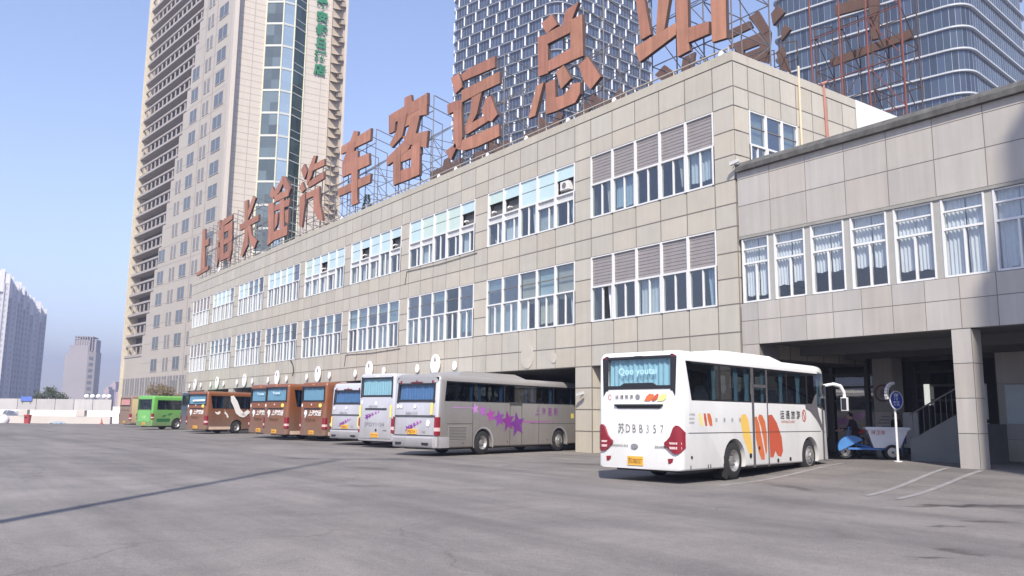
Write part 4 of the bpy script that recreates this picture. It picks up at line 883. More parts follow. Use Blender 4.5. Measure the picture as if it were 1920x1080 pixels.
# ------------------------------------------------------------ coaches
def slab_body(L, W, Ht, zb, rt=.22, rb=.06, re=.16, rake=.0, dome=0.0, front_rake=.25):
    """closed coach shell: rounded section swept from the tail (x=0) to the nose (x=L)"""
    h = W/2
    def section(ins):
        a, top, r = h-ins, Ht-ins*.7, rt; P = []
        for cy, cz, r_, a0 in ((a-r, top-r, r, 0), (-(a-r), top-r, r, 90), (-(a-rb), zb+rb, rb, 180), (a-rb, zb+rb, rb, 270)):
            for k in range(6): t = R(a0+90*k/5); P.append((cy+r_*math.cos(t), cz+r_*math.sin(t)))
        return P
    st = []
    for k in range(6): t = math.pi/2*k/5; st.append((re*(1-math.sin(t))*1.0, re*(1-math.cos(t)), 0))
    st = [(re*(1-math.cos(math.pi/2*k/5)), re*(1-math.sin(math.pi/2*k/5)), 0) for k in range(6)]
    st += [(.6, 0, 0), (L*.5, 0, 0), (L-.8, 0, 0)] + [(L-.3+.3*math.sin(math.pi/2*k/5), .3*(1-math.cos(math.pi/2*k/5)), 0) for k in range(1, 6)]
    V = []; m = MB()
    for x, ins, _ in st:
        for y, z in section(ins):
            f = max(0, (z-zb)/(Ht-zb)); xx = x
            if x < .5: xx += (rake*f*f + dome*max(0, f-.82)**2*30*.1)*(1-x/.6)
            if x > L-.6: xx -= front_rake*f*f
            V.append((xx, y, z))
    n = 24; k = len(st)
    F = [(j*n+i, (j+1)*n+i, (j+1)*n+(i+1) % n, j*n+(i+1) % n) for j in range(k-1) for i in range(n)]
    F += [tuple(range(n)), tuple(range(k*n-1, (k-1)*n-1, -1))]
    m.add(V, F); return m
def cut(ob, cutters):
    bm = bmesh.new(); bm.from_mesh(ob.data); bmesh.ops.recalc_face_normals(bm, faces=bm.faces); bm.to_mesh(ob.data); bm.free()
    for c in cutters:
        co = c.build('cutter', black_p, ob.parent); bm = bmesh.new(); bm.from_mesh(co.data); bmesh.ops.recalc_face_normals(bm, faces=bm.faces); bm.to_mesh(co.data); bm.free()
        md = ob.modifiers.new('b', 'BOOLEAN'); md.object = co; md.operation = 'DIFFERENCE'; md.solver = 'EXACT'
    dg = bpy.context.evaluated_depsgraph_get(); me = bpy.data.meshes.new_from_object(ob.evaluated_get(dg)); ob.modifiers.clear()
    old = ob.data; ob.data = me; bpy.data.meshes.remove(old)
    for o in [o for o in COL.objects if o.name.startswith('cutter')]: d = o.data; bpy.data.objects.remove(o); bpy.data.meshes.remove(d)
    me.polygons.foreach_set('use_smooth', [True]*len(me.polygons)); me.set_sharp_from_angle(angle=R(32))
def carpaint(name, col, rough=.35, **k): return mat(name, col, rough, var=k.pop('var', .04), scale=.6, coat=.5, dirt=k.pop('dirt', .65), **k)
tint_gl = glass('tinted coach glass', (.30,.34,.36), .08, ior=1.5); rear_gl = glass('coach rear glass', (.62,.70,.74), .06, ior=1.45)
seat_m = mat('grey blue seat fabric', (.10,.105,.13), .9, var=.2); floor_m = mat('coach interior grey', (.23,.23,.24), .8)
cur_blue = mat('sky blue curtain', (.30,.50,.62), .85, var=.05); cur_deep = mat('mid blue curtain', (.12,.24,.46), .85, var=.08); cur_pale = mat('ice blue curtain', (.50,.74,.80), .85, var=.05)
red_lens = mat('red lamp lens', (.22,.012,.022), .25, coat=.5, var=.05); clear_lens = mat('pale lamp lens', (.62,.45,.43), .2, coat=.5); rim_m = mat('brushed wheel rim', (.38,.37,.36), .4, metal=.6, var=.15, scale=5)
plate_y = mat('yellow plate', (.72,.38,.05), .5, var=.03); yellow_st = mat('yellow sticker', (.80,.66,.14), .6); seam_m = mat('panel seam shade', (.06,.06,.06), .7)
ac_m = {}
def make_bus(sp):
    L, W, Ht, zb = sp['L'], sp['W'], sp['H'], sp.get('zb', .33); h = W/2
    org = sp['org']; t = thing(sp.get('name', 'coach'), sp['label'], sp.get('cat', 'bus'), (org[0], org[1], sp.get('z', 0)), R(sp['rot']), sp.get('group'))
    paint = sp['paint']; wz0, wz1 = sp['win'][0], sp['win'][1]; wx = sp['winx']
    body = slab_body(L, W, Ht, zb, rt=sp.get('rt', .2), re=sp.get('re', .14), rake=sp.get('rake', .05), dome=sp.get('dome', 0)).build('body', paint, t)
    cut_l = []
    c = MB(); c.box(.16, L-.35, -h+.09, h-.09, 1.15, Ht-.14); cut_l.append(c)              # cabin
    c = MB(); P = wx; c.prism([(x, z) for x, z in P], (0, -h-.2, 0), X, Z, -Y, W+.4); cut_l.append(c)
    ry0, ry1, rz0, rz1 = sp['rear']; c = MB(); c.box(-.3, .3, ry0, ry1, rz0, rz1); cut_l.append(c)
    c = MB(); c.box(L-.75, L+.3, -h+.16, h-.16, 1.35, Ht-.3); cut_l.append(c)
    for x in sp['wheels']:
        for s in (-1, 1):
            c = MB(); c.tube((x, s*(h-.55), .5), (x, s*(h+.3), .5), .60, n=28); cut_l.append(c)
    cut(body, cut_l)
    if sp.get('lit_tailpaint'):  # brighter light on the tail faces is put into a lighter silver
        body.data.materials.append(sp['lit_tailpaint'])
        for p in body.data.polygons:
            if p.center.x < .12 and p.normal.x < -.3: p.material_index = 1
    # floor, seats
    m = MB(); m.box(.17, L-.36, -h+.1, h-.1, 1.155, 1.19); nrow = int((L-1.6)/.85)
    m.build('cabin_floor', floor_m, t)
    m = MB()
    for i in range(nrow):
        x = .75+.85*i
        for y in (-h+.35, -h+.8, h-.35, h-.8):
            m.box(x, x+.45, y-.2, y+.2, 1.45, 1.6); m.obox((x-.05, y-.2, 1.6), (.12, 0, 0), (0, .4, 0), (-.15, 0, .72)); m.obox((x-.2, y-.12, 2.33), (.1, 0, 0), (0, .24, 0), (-.03, 0, .16))
    m.build('seats', seat_m, t)
    # glazing
    for s in (-1, 1):
        yy = s*(h-.018); P = [(x, yy, z) for x, z in wx]; 
        if s < 0: P = P[::-1]
        m = MB(); m.quad(*P); g = m.build('side_window', sp.get('glass', tint_gl), t)
        m = MB(); xs_ = sp['div']
        for x in xs_: m.box(x-.03, x+.03, yy-.012, yy+.012, wz0+.01, wz1-.01)
        x0_, x1_ = min(p[0] for p in wx), max(p[0] for p in wx)
        m.box(x0_+.4, x1_-.4, yy-.010, yy+.010, wz0-.02, wz0+.035); m.box(x0_+.3, x1_-.5, yy-.010, yy+.010, wz1-.05, wz1+.01)
        m.build('window_divider', black_p, g)
        for k, x in enumerate(sp['curt']):
            cu = MB(); wq = Wall((0, s*(h-.10), 0), X, Y); wd = .20 + .06*((k*7) % 3)
            n_ = 8; V = []
            for i in range(n_+1):
                f = i/n_
                for z, g_ in ((wz0-.1, .9), ((wz0+wz1)/2-.1, .55), (wz1+.05, 1.15)):
                    V.append((x+(f-.5)*wd*g_, s*(h-.11)+.02*math.sin(f*18), z))
            cu.add(V, [(3*i+q, 3*i+3+q, 3*i+4+q, 3*i+1+q) for i in range(n_) for q in (0, 1)]); cu.build('curtain', sp.get('ccol', cur_blue), t)
    rk = sp.get('rake', .05)
    def rx(z): f = max(0, (z-zb)/(Ht-zb)); return rk*f*f
    xg = rx((rz0+rz1)/2) + .02
    m = MB(); m.quad((rx(rz0)+.03, ry1, rz0), (rx(rz0)+.03, ry0, rz0), (rx(rz1)+.03, ry0, rz1), (rx(rz1)+.03, ry1, rz1)); rg = m.build('rear_window', rear_gl, t)
    m = MB(); m.m = 0; xf = -.006
    for a, b, c_, d in sp.get('rearframe', ((ry0-.02, ry1+.02, rz0-.09, rz0), (ry0-.02, ry1+.02, rz1, rz1+.07), (ry0-.09, ry0, rz0-.13, rz1+.1), (ry1, ry1+.09, rz0-.13, rz1+.1))):
        m.add([(rx(c_)+xf, a, c_), (rx(c_)+xf, b, c_), (rx(d)+xf, b, d), (rx(d)+xf, a, d), (rx(c_)+.12, a, c_), (rx(c_)+.12, b, c_), (rx(d)+.12, b, d), (rx(d)+.12, a, d)], [(0,1,2,3), (7,6,5,4), (0,4,5,1), (1,5,6,2), (2,6,7,3), (3,7,4,0)])
    m.build('window_surround', sp.get('surround', black_p), rg)
    if sp.get('rearcur'):
        m = MB(); n_ = 60; V = []
        for i in range(n_+1):
            y = ry0-.03 + (ry1-ry0+.06)*i/n_
            for z in (rz0-.05, rz1+.05): V.append((rx(z)+.12+.022*math.sin(i*1.35)+.012*math.sin(i*.47), y, z))
        m.add(V, [(2*i, 2*i+1, 2*i+3, 2*i+2) for i in range(n_)]); m.build('rear_curtain', sp['rearcur'], t)
    m = MB(); m.quad((L-.05, -h+.17, 1.36), (L-.05, h-.17, 1.36), (L-.32, h-.17, Ht-.31), (L-.32, -h+.17, Ht-.31)); m.build('windscreen', tint_gl, t)
    # wheels
    for wi, x in enumerate(sp['wheels']):
        for s in (-1, 1):
            m = MB(); yo = s*(h-.03); yi = s*(h-.34)
            m.lathe([(.29, 0), (.44, -.01), (.50, -.05), (.515, -.10), (.515, -.27), (.48, -.31), (.29, -.31)], (x, yo, .515), (0, s, 0), 28); ty = m.build('wheel', black_r, t, smooth=40)
            m = MB(); rear = wi == 0
            pr = [(.30, .0), (.28, -.015), (.255, -.05), (.13, -.17), (.12, -.06), (.09, -.05), (0, -.05)] if rear else [(.30, .0), (.28, .01), (.24, -.03), (.2, .02), (.13, .05), (.12, .09), (0, .095)]
            m.lathe(pr, (x, yo, .515), (0, s, 0), 24)
            for q in range(10): a = 2*math.pi*q/10; m.tube((x+.17*math.cos(a), yo-s*(.10 if rear else -.02), .515+.17*math.sin(a)), (x+.17*math.cos(a), yo-s*(.05 if rear else -.06), .515+.17*math.sin(a)), .018, n=6)
            m.build('rim', rim_m, ty, smooth=40)
            if sp.get('arch'):
                m = MB(); n_ = 16
                V = [(x+rr_*math.cos(R(-18+216*k/n_)), s*(h+d), .5+rr_*math.sin(R(-18+216*k/n_))) for k in range(n_+1) for rr_, d in ((.60, .004), (.68, .018))]
                m.add(V, [(2*k, 2*k+1, 2*k+3, 2*k+2) for k in range(n_)]); m.build('wheel_arch', sp['arch'], t, smooth=60)
    m = MB(); m.box(.5, L-.5, -h+.25, h-.25, .25, zb+.02); m.tube((sp['wheels'][0], -h+.3, .515), (sp['wheels'][0], h-.3, .515), .1); m.tube((sp['wheels'][1], -h+.3, .515), (sp['wheels'][1], h-.3, .515), .1); m.build('chassis', black_p, t)
    # tail lamps
    for s in (-1, 1):
        la = MB(); kind = sp.get('lamp', 'tall')
        if kind == 'shield':
            co_ = [(-.30, 1.02, .97), (-.22, 1.08, .885), (-.14, 1.17, .82), (-.05, 1.39, .755), (.02, 1.45, .745), (.08, 1.445, .75), (.13, 1.40, .78), (.17, 1.335, .84), (.205, 1.26, .91)]
            V = []
            for y, zu, zl in co_:
                for z in (zl, (zl+zu)/2, zu): V.append((-.05+rx(z)+.15*max(0, y/.2)**2, s*(h-.185)+s*y*1.06, z))
            Bk = [(.22, s*(h-.185)+s*y*1.0-s*.03, z) for y, zu, zl in co_ for z in (zl, zu)]; k_ = len(co_)
            la.m = 0; la.add(V, [(3*i+q, 3*i+3+q, 3*i+4+q, 3*i+1+q) for i in range(k_-1) for q in (0, 1)])
            la.add([v for i in range(k_) for v in (V[3*i], V[3*i+2])] + Bk, [(2*i, 2*i+2, 2*k_+2*i+2, 2*k_+2*i) for i in range(k_-1)] + [(2*i+1, 2*i+3, 2*k_+2*i+3, 2*k_+2*i+1) for i in range(k_-1)])
            la.m = 1
            for z0_, z1_ in ((.98, 1.03), (.86, .92)): la.add([(-.056, s*(h-.19-.14), z0_), (-.056, s*(h-.19+.02), z0_), (-.056, s*(h-.19+.02), z1_), (-.056, s*(h-.19-.16), z1_)], [(0,1,2,3)]); la.add([(-.054, s*(h-.19+.03), z0_), (.03, s*(h-.19+.16), z0_), (.03, s*(h-.19+.16), z1_), (-.054, s*(h-.19+.03), z1_)], [(0,1,2,3)])
        else:
            z0_, z1_, wd = sp.get('lampz', (.72, 1.42, .2)); yo = s*(h-.0)
            V = []
            for z in (z0_, z0_+(z1_-z0_)*.22, z0_+(z1_-z0_)*.42, z1_):
                V += [(-.02+rx(z), s*(h-wd), z), (-.015+rx(z), s*(h-wd*.35), z), (.06+rx(z), s*(h+.004), z), (.20, s*(h+.008), z)]
            for j in range(3):
                la.m = 1 if j == 1 else 0
                la.add(V[4*j:4*j+8], [(0,1,5,4), (1,2,6,5), (2,3,7,6)])
            la.m = 0; la.add(V[:4]+V[-4:], [(0,1,2,3), (7,6,5,4)])
        la.build('tail_lamp', [red_lens, clear_lens], t, smooth=35)
    # plate and rear seams
    pz, pw, phh = sp.get('plate', (.55, .24, .11)); py = sp.get('platey', 0)
    m = MB(); m.box(-.022+rx(pz), .05, py-pw, py+pw, pz-phh, pz+phh); po = m.build('licence_plate', plate_y, t)
    m = MB(); text_mb(m, sp['ptxt'], .17, (-.024+rx(pz), py+pw*.9, pz-.065), -Y, Z, -X, .003, .006, sx=2*pw*.9/(.17*len(sp['ptxt'])*.62)*.98); m.build('plate_lettering', mat('dark plate ink', (.10,.05,.02), .6), po)
    m = MB()
    for z, a, b, th in sp.get('seams', ()): m.box(rx(z)-.006, rx(z)+.03, a, b, z-th/2, z+th/2)
    for x in sp.get('vseams', ()): m.box(x-.012, x+.012, -h-.005, -h+.02, zb+.03, wz0-.03)
    for x0_, x1_, z in sp.get('hseams', ()): m.box(x0_, x1_, -h-.004, -h+.02, z-.01, z+.01)
    m.build('panel_seam', seam_m, t)
    if sp.get('roofac'):
        a, b, hh = sp['roofac']; m = MB(); pr = [(a, Ht-.04), (a+.35, Ht+hh*.9), (a+.8, Ht+hh), (b-.9, Ht+hh), (b, Ht-.04)]
        m.add([(x, s*(h-.32-(.12 if z > Ht else 0)), z) for x, z in pr for s in (-1, 1)], [(2*i, 2*i+1, 2*i+3, 2*i+2) for i in range(4)] + [tuple(range(0, 10, 2)), tuple(range(9, 0, -2))]); m.build('air_conditioner', paint, t)
    for fn in sp.get('extra', ()): fn(t, sp, rx)
    return t
def copy_tree(o, parent=None):
    c = o.copy(); COL.objects.link(c); c.parent = parent
    for ch in list(o.children): copy_tree(ch, c)
    return c
def decal(t, name, polys, mtl, h, lift=.004):      # shapes (x, z) on the right flank
    m = MB()
    for P in polys:
        n = len(P); m.add([(x, -h-lift, z) for x, z in P], [tuple(range(n))])
    return m.build(name, mtl, t)
def rdecal(t, name, polys, mtl, rx, lift=.008):    # shapes (y as seen to the right, z) on the tail
    m = MB()
    for P in polys: m.add([(rx(z)-lift, -y, z) for y, z in P], [tuple(range(len(P)))])
    return m.build(name, mtl, t)
def rtext(t, name, body, size, y, z, mtl, rx, off=0.0, sx=1.0, shear=0.0, lift=.008):
    m = MB(); text_mb(m, body, size, (rx(z)-lift, -y, z), -Y, Z, -X, .003, off, shear, sx); return m.build(name, mtl, t)
def ftext(t, name, body, size, x, z, mtl, h, off=0.0, sx=1.0, lift=.004):
    m = MB(); text_mb(m, body, size, (x, -h-lift, z), X, Z, -Y, .002, off, 0, sx); return m.build(name, mtl, t)
ink = mat('black lettering', (.03,.03,.035), .5, var=0); ink_g = mat('grey lettering', (.22,.22,.24), .5, var=0); redink = mat('red emblem print', (.45,.08,.06), .5, var=0)
org_d = mat('orange decal', (.62,.16,.055), .45, var=.03); red_d = mat('brick red decal', (.52,.10,.05), .45, var=.03); yel_d = mat('yellow decal', (.80,.52,.12), .45, var=.03); pyel_d = mat('pale yellow decal', (.80,.68,.26), .45, var=.03)
pur = [mat('lilac decal', (.55,.25,.62), .45), mat('orchid decal', (.42,.13,.50), .45), mat('magenta decal', (.38,.07,.36), .45), mat('violet decal', (.24,.06,.33), .45), mat('plum decal', (.22,.035,.25), .45), mat('purple decal', (.17,.035,.25), .45)]
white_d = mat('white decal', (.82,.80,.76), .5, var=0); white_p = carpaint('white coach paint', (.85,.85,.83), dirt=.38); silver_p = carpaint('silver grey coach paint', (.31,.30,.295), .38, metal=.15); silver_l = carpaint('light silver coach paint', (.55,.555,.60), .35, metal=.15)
orange_p = carpaint('burnt orange coach paint', (.215,.07,.022), .35, streak=.04); green_p = carpaint('leaf green bus paint', (.13,.40,.075), .4); teal_p = carpaint('dark teal coach paint', (.03,.06,.08), .3); tan_p = carpaint('dusty tan coach paint', (.24,.155,.105), .5); cream_p = carpaint('cream coach paint', (.66,.52,.28), .45)

# --- the white coach
def x_white(t, sp, rx):
    h = sp['W']/2
    # dark glass tongues beside the rear window
    rdecal(t, 'window_surround', [[(-1.17, 3.20), (-1.05, 3.26), (-.98, 3.16), (-1.0, 2.40), (-1.13, 2.18)], [(1.17, 3.20), (1.05, 3.26), (.98, 3.16), (1.0, 2.40), (1.13, 2.18)], [(-.25, 3.19), (-.12, 3.24), (.12, 3.24), (.25, 3.19)], [(-.62, 2.44), (.62, 2.44), (.45, 2.53), (-.45, 2.53)]], black_p, rx, .012)
    rdecal(t, 'roof_marker_lamp', [[(-1.12, 3.19), (-1.06, 3.25), (-1.0, 3.19)], [(1.0, 3.19), (1.06, 3.25), (1.12, 3.19)]], red_lens, rx, .016)
    rtext(t, 'window_lettering', 'Qoo youtai', .25, -.66, 2.76, mat('pale cyan print', (.46,.70,.74), .6), lambda z: rx(z)+.03, .012, 1.05, 0, .012)
    m = MB(); m.add([(rx(2.1)-.009, -y, z) for y, z in ell(.055, .075, 16, 0, -.92, 2.17)] + [(rx(2.1)-.009, -y, z) for y, z in ell(.04, .058, 16, 0, -.92, 2.17)], [(k, (k+1) % 16, (k+1) % 16+16, k+16) for k in range(16)]); m.build('emblem', redink, t)
    for k, ch in enumerate('运通旅游'): rtext(t, 'lettering', ch, .115, -.74+.155*k, 2.13, ink, rx, .012)
    rdecal(t, 'emblem', [ell(.075, .07, 16, 0, -.02, 2.17)], ink_g, rx)
    sh = lambda c, w_: [(c-.11-w_/2, 2.06), (c-.03-w_/2, 2.19), (c+.06-w_/2, 2.25), (c+.06+w_/2, 2.23), (c+.02+w_/2, 2.12), (c-.08+w_/2, 2.06)]
    rdecal(t, 'swoosh_decal', [sh(.36, .14)], org_d, rx); rdecal(t, 'swoosh_decal', [sh(.55, .05)], red_d, rx, .011); rdecal(t, 'swoosh_decal', [sh(.76, .14)], pyel_d, rx)
    m = MB(); m.box(-.045+rx(1.96), .03, -.75, .75, 1.93, 1.98); m.add([(-.012+rx(1.9), y, z) for y, z in ((-.72, 1.93), (.72, 1.93), (.66, 1.87), (-.66, 1.87))], [(0,1,2,3)]); m.build('hood_gap', black_p, t)
    rtext(t, 'fleet_number', '苏', .29, -.66, 1.25, ink, rx, -.006, .8)
    for k, ch in enumerate('DBB357'): rtext(t, 'fleet_number', ch, .31, -.41+.215*k, 1.25, ink_g if k in (3, 5) else ink, rx, -.012, .72)
    rtext(t, 'maker_lettering', 'ZHENGZHOU BUS', .075, -.95, .88, ink, rx, .006, 1.0); rtext(t, 'model_lettering', 'ZK6908H', .085, .5, .87, ink, rx, .006, 1.1)
    m = MB(); m.prism(ell(.105, .065, 18), (-.03+rx(.9), .12, .9), -Y, Z, -X, .04); m.build('hood_badge', ink_g, t)
    for s in (-1, 1): rdecal(t, 'reflector', [[(s*.96-.07, .62), (s*.96+.09, .63), (s*.96+.07, .55), (s*.96, .5), (s*.96-.06, .5)]], red_lens, rx, .012)
    # flank
    ftext(t, 'notice_lettering', '公司电话', .07, .34, 1.70, ink_g, h); ftext(t, 'notice_lettering', '投诉热线', .06, .34, 1.6, ink_g, h); ftext(t, 'notice_lettering', '核定载客', .06, .34, 1.5, ink_g, h)
    sw = lambda x, z, w_, hh: [(x, z+hh), (x+w_*.55, z+hh), (x+w_*.9, z+hh*.55), (x+w_, z), (x+w_*.45, z), (x+w_*.12, z+hh*.5)]
    decal(t, 'swoosh_decal', [sw(.80, 1.44, .22, .32)], pyel_d, h); decal(t, 'swoosh_decal', [sw(1.05, 1.44, .16, .32)], red_d, h); decal(t, 'swoosh_decal', [sw(1.22, 1.44, .26, .32)], org_d, h)
    for k, ch in enumerate('运通旅游'): ftext(t, 'lettering', ch, .12, 1.62+.42*k, 1.55, ink_g, h)
    B1 = [(2.97, 1.62), (3.05, 1.74), (3.28, 1.76), (3.42, 1.6), (3.52, 1.2), (3.62, .72), (3.55, .60), (3.35, .75), (3.1, 1.15)]
    decal(t, 'petal_decal', [B1], yel_d, h)
    decal(t, 'petal_decal', [[(3.80, 1.68), (3.92, 1.70), (4.05, 1.5), (4.2, 1.0), (4.33, .62), (4.3, .48), (4.12, .50), (3.95, .75), (3.83, 1.1)], [(4.0, 1.66), (4.08, 1.76), (4.25, 1.74), (4.42, 1.55), (4.5, 1.2), (4.48, .72), (4.40, .62), (4.3, 1.0), (4.17, 1.4)]], org_d, h)
    decal(t, 'petal_decal', [[(4.62, 1.74), (4.85, 1.76), (5.15, 1.52), (5.42, 1.1), (5.48, .7), (5.35, .54), (5.12, .58), (5.0, .72), (4.86, .54), (4.66, .54)]], red_d, h)
    for k, ch in enumerate('运通旅游'): ftext(t, 'lettering', ch, .27, 5.38+.36*k, 1.66, ink, h, .015, 1.0)
    ftext(t, 'sub_lettering', 'YUNTONG TOURIST', .10, 5.42, 1.52, redink, h, .003)
    m = MB(); o_, i_ = ell(.15, .19, 20, 0, 7.0, 1.74), ell(.10, .145, 20, 0, 7.0, 1.74)
    m.add([(x, -h-.004, z) for x, z in o_] + [(x, -h-.004, z) for x, z in i_], [(k, (k+1) % 20, (k+1) % 20+20, k+20) for k in range(20)]); m.quad(*[(x, -h-.004, z) for x, z in [(6.93, 1.84), (6.98, 1.86), (7.07, 1.64), (7.02, 1.62)]]); m.build('emblem', redink, t)
    m = MB()
    for x, w_ in ((3.66, .12), (4.56, .05)): m.box(x, x+w_, -h-.012, -h+.01, .30, 2.12); m.box(x, x+w_, -h-.012, -h+.01, 2.12, 3.05)
    m.box(3.7, 4.6, -h-.012, -h+.01, 2.52, 2.60); m.build('door_frame', mat('dark door rubber', (.10,.095,.10), .5), t)
    m = MB()
    for x, z, r in ((4.02, .82, .045), (3.5, .62, .07), (5.15, .44, .06), (5.95, .46, .06)): m.tube((x, -h-.012, z), (x, -h+.02, z), r, n=14)
    for x, z in ((.42, .66), (2.05, .62)): m.tube((x, -h-.02, z), (x, -h+.02, z), .035, n=10)
    for x in (.36, 1.2, 1.32, 2.0): m.box(x, x+.03, -h-.008, -h+.01, .37, .46)
    m.build('flank_fitting', black_p, t)
    decal(t, 'swoosh_panel', [[(7.1, 2.1), (7.6, 2.12), (7.85, 2.4), (8.0, 2.45), (7.96, 2.15), (8.1, 1.75), (8.35, 1.38), (8.5, 1.2), (8.3, 1.28), (7.9, 1.62), (7.45, 1.88), (7.15, 1.95)]], mat('charcoal panel', (.13,.12,.13), .4), h, .008)
    m = MB(); m.box(8.32, 8.42, -h-.012, -h+.01, .34, 2.0); m.build('door_frame', MATS['dark door rubber'], t)
    decal(t, 'door_glass', [[(8.45, 1.15), (8.62, 1.0), (8.78, 1.12), (8.74, 2.75), (8.47, 2.75)]], mat('black glass panel', (.03,.035,.045), .08, spec=.8), h, -.02)
    m = MB(); P = [Vector((8.75, -h+.1, 2.72)), Vector((8.95, -h-.15, 2.78)), Vector((9.2, -h-.28, 2.72)), Vector((9.35, -h-.33, 2.5)), Vector((9.38, -h-.34, 2.3))]
    for (a, b), r in zip(zip(P, P[1:]), (.05, .06, .065, .055)): m.tube(a, b, r, n=10)
    mo = m.build('mirror', white_p, t, smooth=60)
    m = MB(); m.box(9.3, 9.42, -h-.44, -h-.24, 1.92, 2.36); m.build('mirror_shell', white_p, mo); m = MB(); m.box(9.287, 9.299, -h-.42, -h-.26, 1.95, 2.33); m.build('mirror_glass', mat('mirror face', (.05,.05,.07), .1, metal=.3), mo)
    m = MB(); m.box(2.1, 2.14, -h+.05, -h+.12, .1, .33); m.obox((2.2, -h+.02, .05), (.02, 0, .3), (0, .4, 0), (.02, 0, 0)); m.build('mud_flap', black_r, t)
white = make_bus(dict(L=8.9, W=2.62, H=3.35, org=(15.80,-15.55), rot=-79.44, z=0.0, paint=white_p, label='white coach with orange and yellow petals on its flank, reversing apart from the row', win=(2.08, 3.08),
    winx=[(.22, 3.08), (8.55, 3.08), (8.62, 1.9), (8.1, 2.0), (7.6, 2.08), (.48, 2.08)], div=(1.95, 3.75, 4.6, 5.9, 7.3), curt=(1.75, 2.95, 3.58, 4.5, 5.7, 6.85, 8.3), ccol=cur_blue, rear=(-.98, .98, 2.46, 3.16), rearcur=cur_pale, wheels=(2.62, 7.35),
    lamp='shield', plate=(.53, .24, .115), platey=.1, ptxt='苏DBB357', rake=.06, re=.13, hseams=((.3, 8.2, 1.26),), roofac=(2.2, 6.6, .17), seams=(), extra=(x_white,)))

# --- silver coaches
def x_silver(t, sp, rx):
    h = sp['W']/2; big = sp.get('big')
    m = MB(); V = []                                  # bumper wrapping the tail
    for z, d in ((.34, .0), (.40, .07), (.72, .08), (.78, .0)):
        for y, x in ((-h-.012, .75), (-h-.012, .18), (-h+.16, -.03-d*.5), (-.5, -.05-d), (.5, -.05-d), (h-.16, -.03-d*.5), (h+.012, .18), (h+.012, .75)): V.append((x, y, z))
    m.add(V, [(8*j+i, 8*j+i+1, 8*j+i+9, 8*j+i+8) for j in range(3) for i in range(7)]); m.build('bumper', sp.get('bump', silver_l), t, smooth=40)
    for s in (-1, 1): rdecal(t, 'bumper_vent', [[(s*.75-.16, .44), (s*.75+.16, .44), (s*.75+.2, .54), (s*.75-.2, .54)]], black_p, lambda z: -.11, .012)
    m = MB(); o = [(-.36, 2.98), (-.05, 2.99), (0, 3.08), (.05, 2.99), (.36, 2.98), (.3, 2.93), (-.3, 2.93)]; m.add([(rx(z)-.02, -y, z) for y, z in o], [tuple(range(7))]); m.build('brake_lamp', mat('dark red lens', (.12,.015,.02), .3), t)
    for s in (-1, 1): m = MB(); m.box(rx(3)-.04, rx(3)+.1, s*.9-.03, s*.9+.03, 2.93, 3.03); m.build('roof_marker_lamp', red_lens, t)
    rdecal(t, 'hood_badge', [ell(.07, .08, 14, 0, .0, 1.98)], white_d, rx); rtext(t, 'maker_lettering', sp['mk'], .16, -.5, 1.66, ink_g, rx, .004, 1.0)
    st_ = []
    for k, (y, z, r) in enumerate(((-.34, 1.08, .17), (-.16, 1.17, .13), (.02, 1.26, .11), (.2, 1.33, .09), (.36, 1.39, .07))): rdecal(t, 'star_decal', [[(y+a, z+b) for a, b in star(r, r*.42, 5, 1.2)]], pur[min(5, 5-k)], rx, .009+.001*k)
    rtext(t, 'model_lettering', sp['md'], .08, .45, .94, ink, rx, .004)
    for y in sp.get('strips', ()): rdecal(t, 'reflective_strip', [[(y[0]-.06, y[1]), (y[0]+.06, y[1]), (y[0]+.06, y[2]), (y[0]-.06, y[2])]], yellow_st, rx, .011)
    rdecal(t, 'speed_sticker', [ell(.075, .08, 14, 0, -.98, 1.98), ell(.075, .08, 14, 0, -.8, 1.98)] if big else [ell(.07, .08, 14, 0, -.95, 1.95)], white_d, rx)
    if big:
        rdecal(t, 'round_sticker', [ell(.1, .14, 16, 0, .78, 1.32)], white_d, rx)
        for k, (x, z, r) in enumerate(((2.35, 1.92, .27), (2.85, 1.84, .29), (3.38, 1.66, .36), (3.95, 1.52, .43), (4.58, 1.40, .52), (5.25, 1.26, .62))): decal(t, 'star_decal', [[(x+a, z+b) for a, b in star(r*.95, r*.42, 5, 1.75)]], pur[k], h, .003+.001*k)
        decal(t, 'stripe_decal', [[(5.6, 1.34), (8.2, 1.38), (8.2, 1.40), (5.6, 1.40)]], pur[2], h); decal(t, 'stripe_decal', [[(.9, 1.95), (2.3, 1.95), (2.3, 1.97), (.9, 1.98)]], pur[0], h)
        for k, ch in enumerate('上海星新'): ftext(t, 'lettering', ch, .40, 6.6+.50*k, 1.70, pur[4], h, .004, .9)
        m = MB(); m.box(.7, 1.85, -h-.004, -h+.01, .62, 1.22); m.build('flank_grille', mat('grey louvre', (.25,.235,.22), .7), t); m = MB()
        for k in range(9): m.box(.74, 1.81, -h-.008, -h+.01, .66+.06*k, .68+.06*k)
        m.build('grille_slat', seam_m, t)
        decal(t, 'yellow_sticker', [[(9.55, 1.55), (9.8, 1.55), (9.8, 1.78), (9.55, 1.78)]], yellow_st, h)
        m = MB(); m.box(4.72, 4.75, -h-.006, -h+.01, .35, 2.12); m.box(5.58, 5.61, -h-.006, -h+.01, .35, 2.12); m.box(4.7, 5.63, -h-.01, -h+.01, 2.1, 2.24); m.build('door_frame', seam_m, t)
        m = MB(); [m.tube((x, -h-.01, z), (x, -h+.01, z), .035, n=10) for x, z in ((.6, .5), (1.6, .5), (4.55, .52), (7.6, .55), (8.1, .5), (8.5, .62), (4.5, 1.2))]; m.build('flank_fitting', seam_m, t)
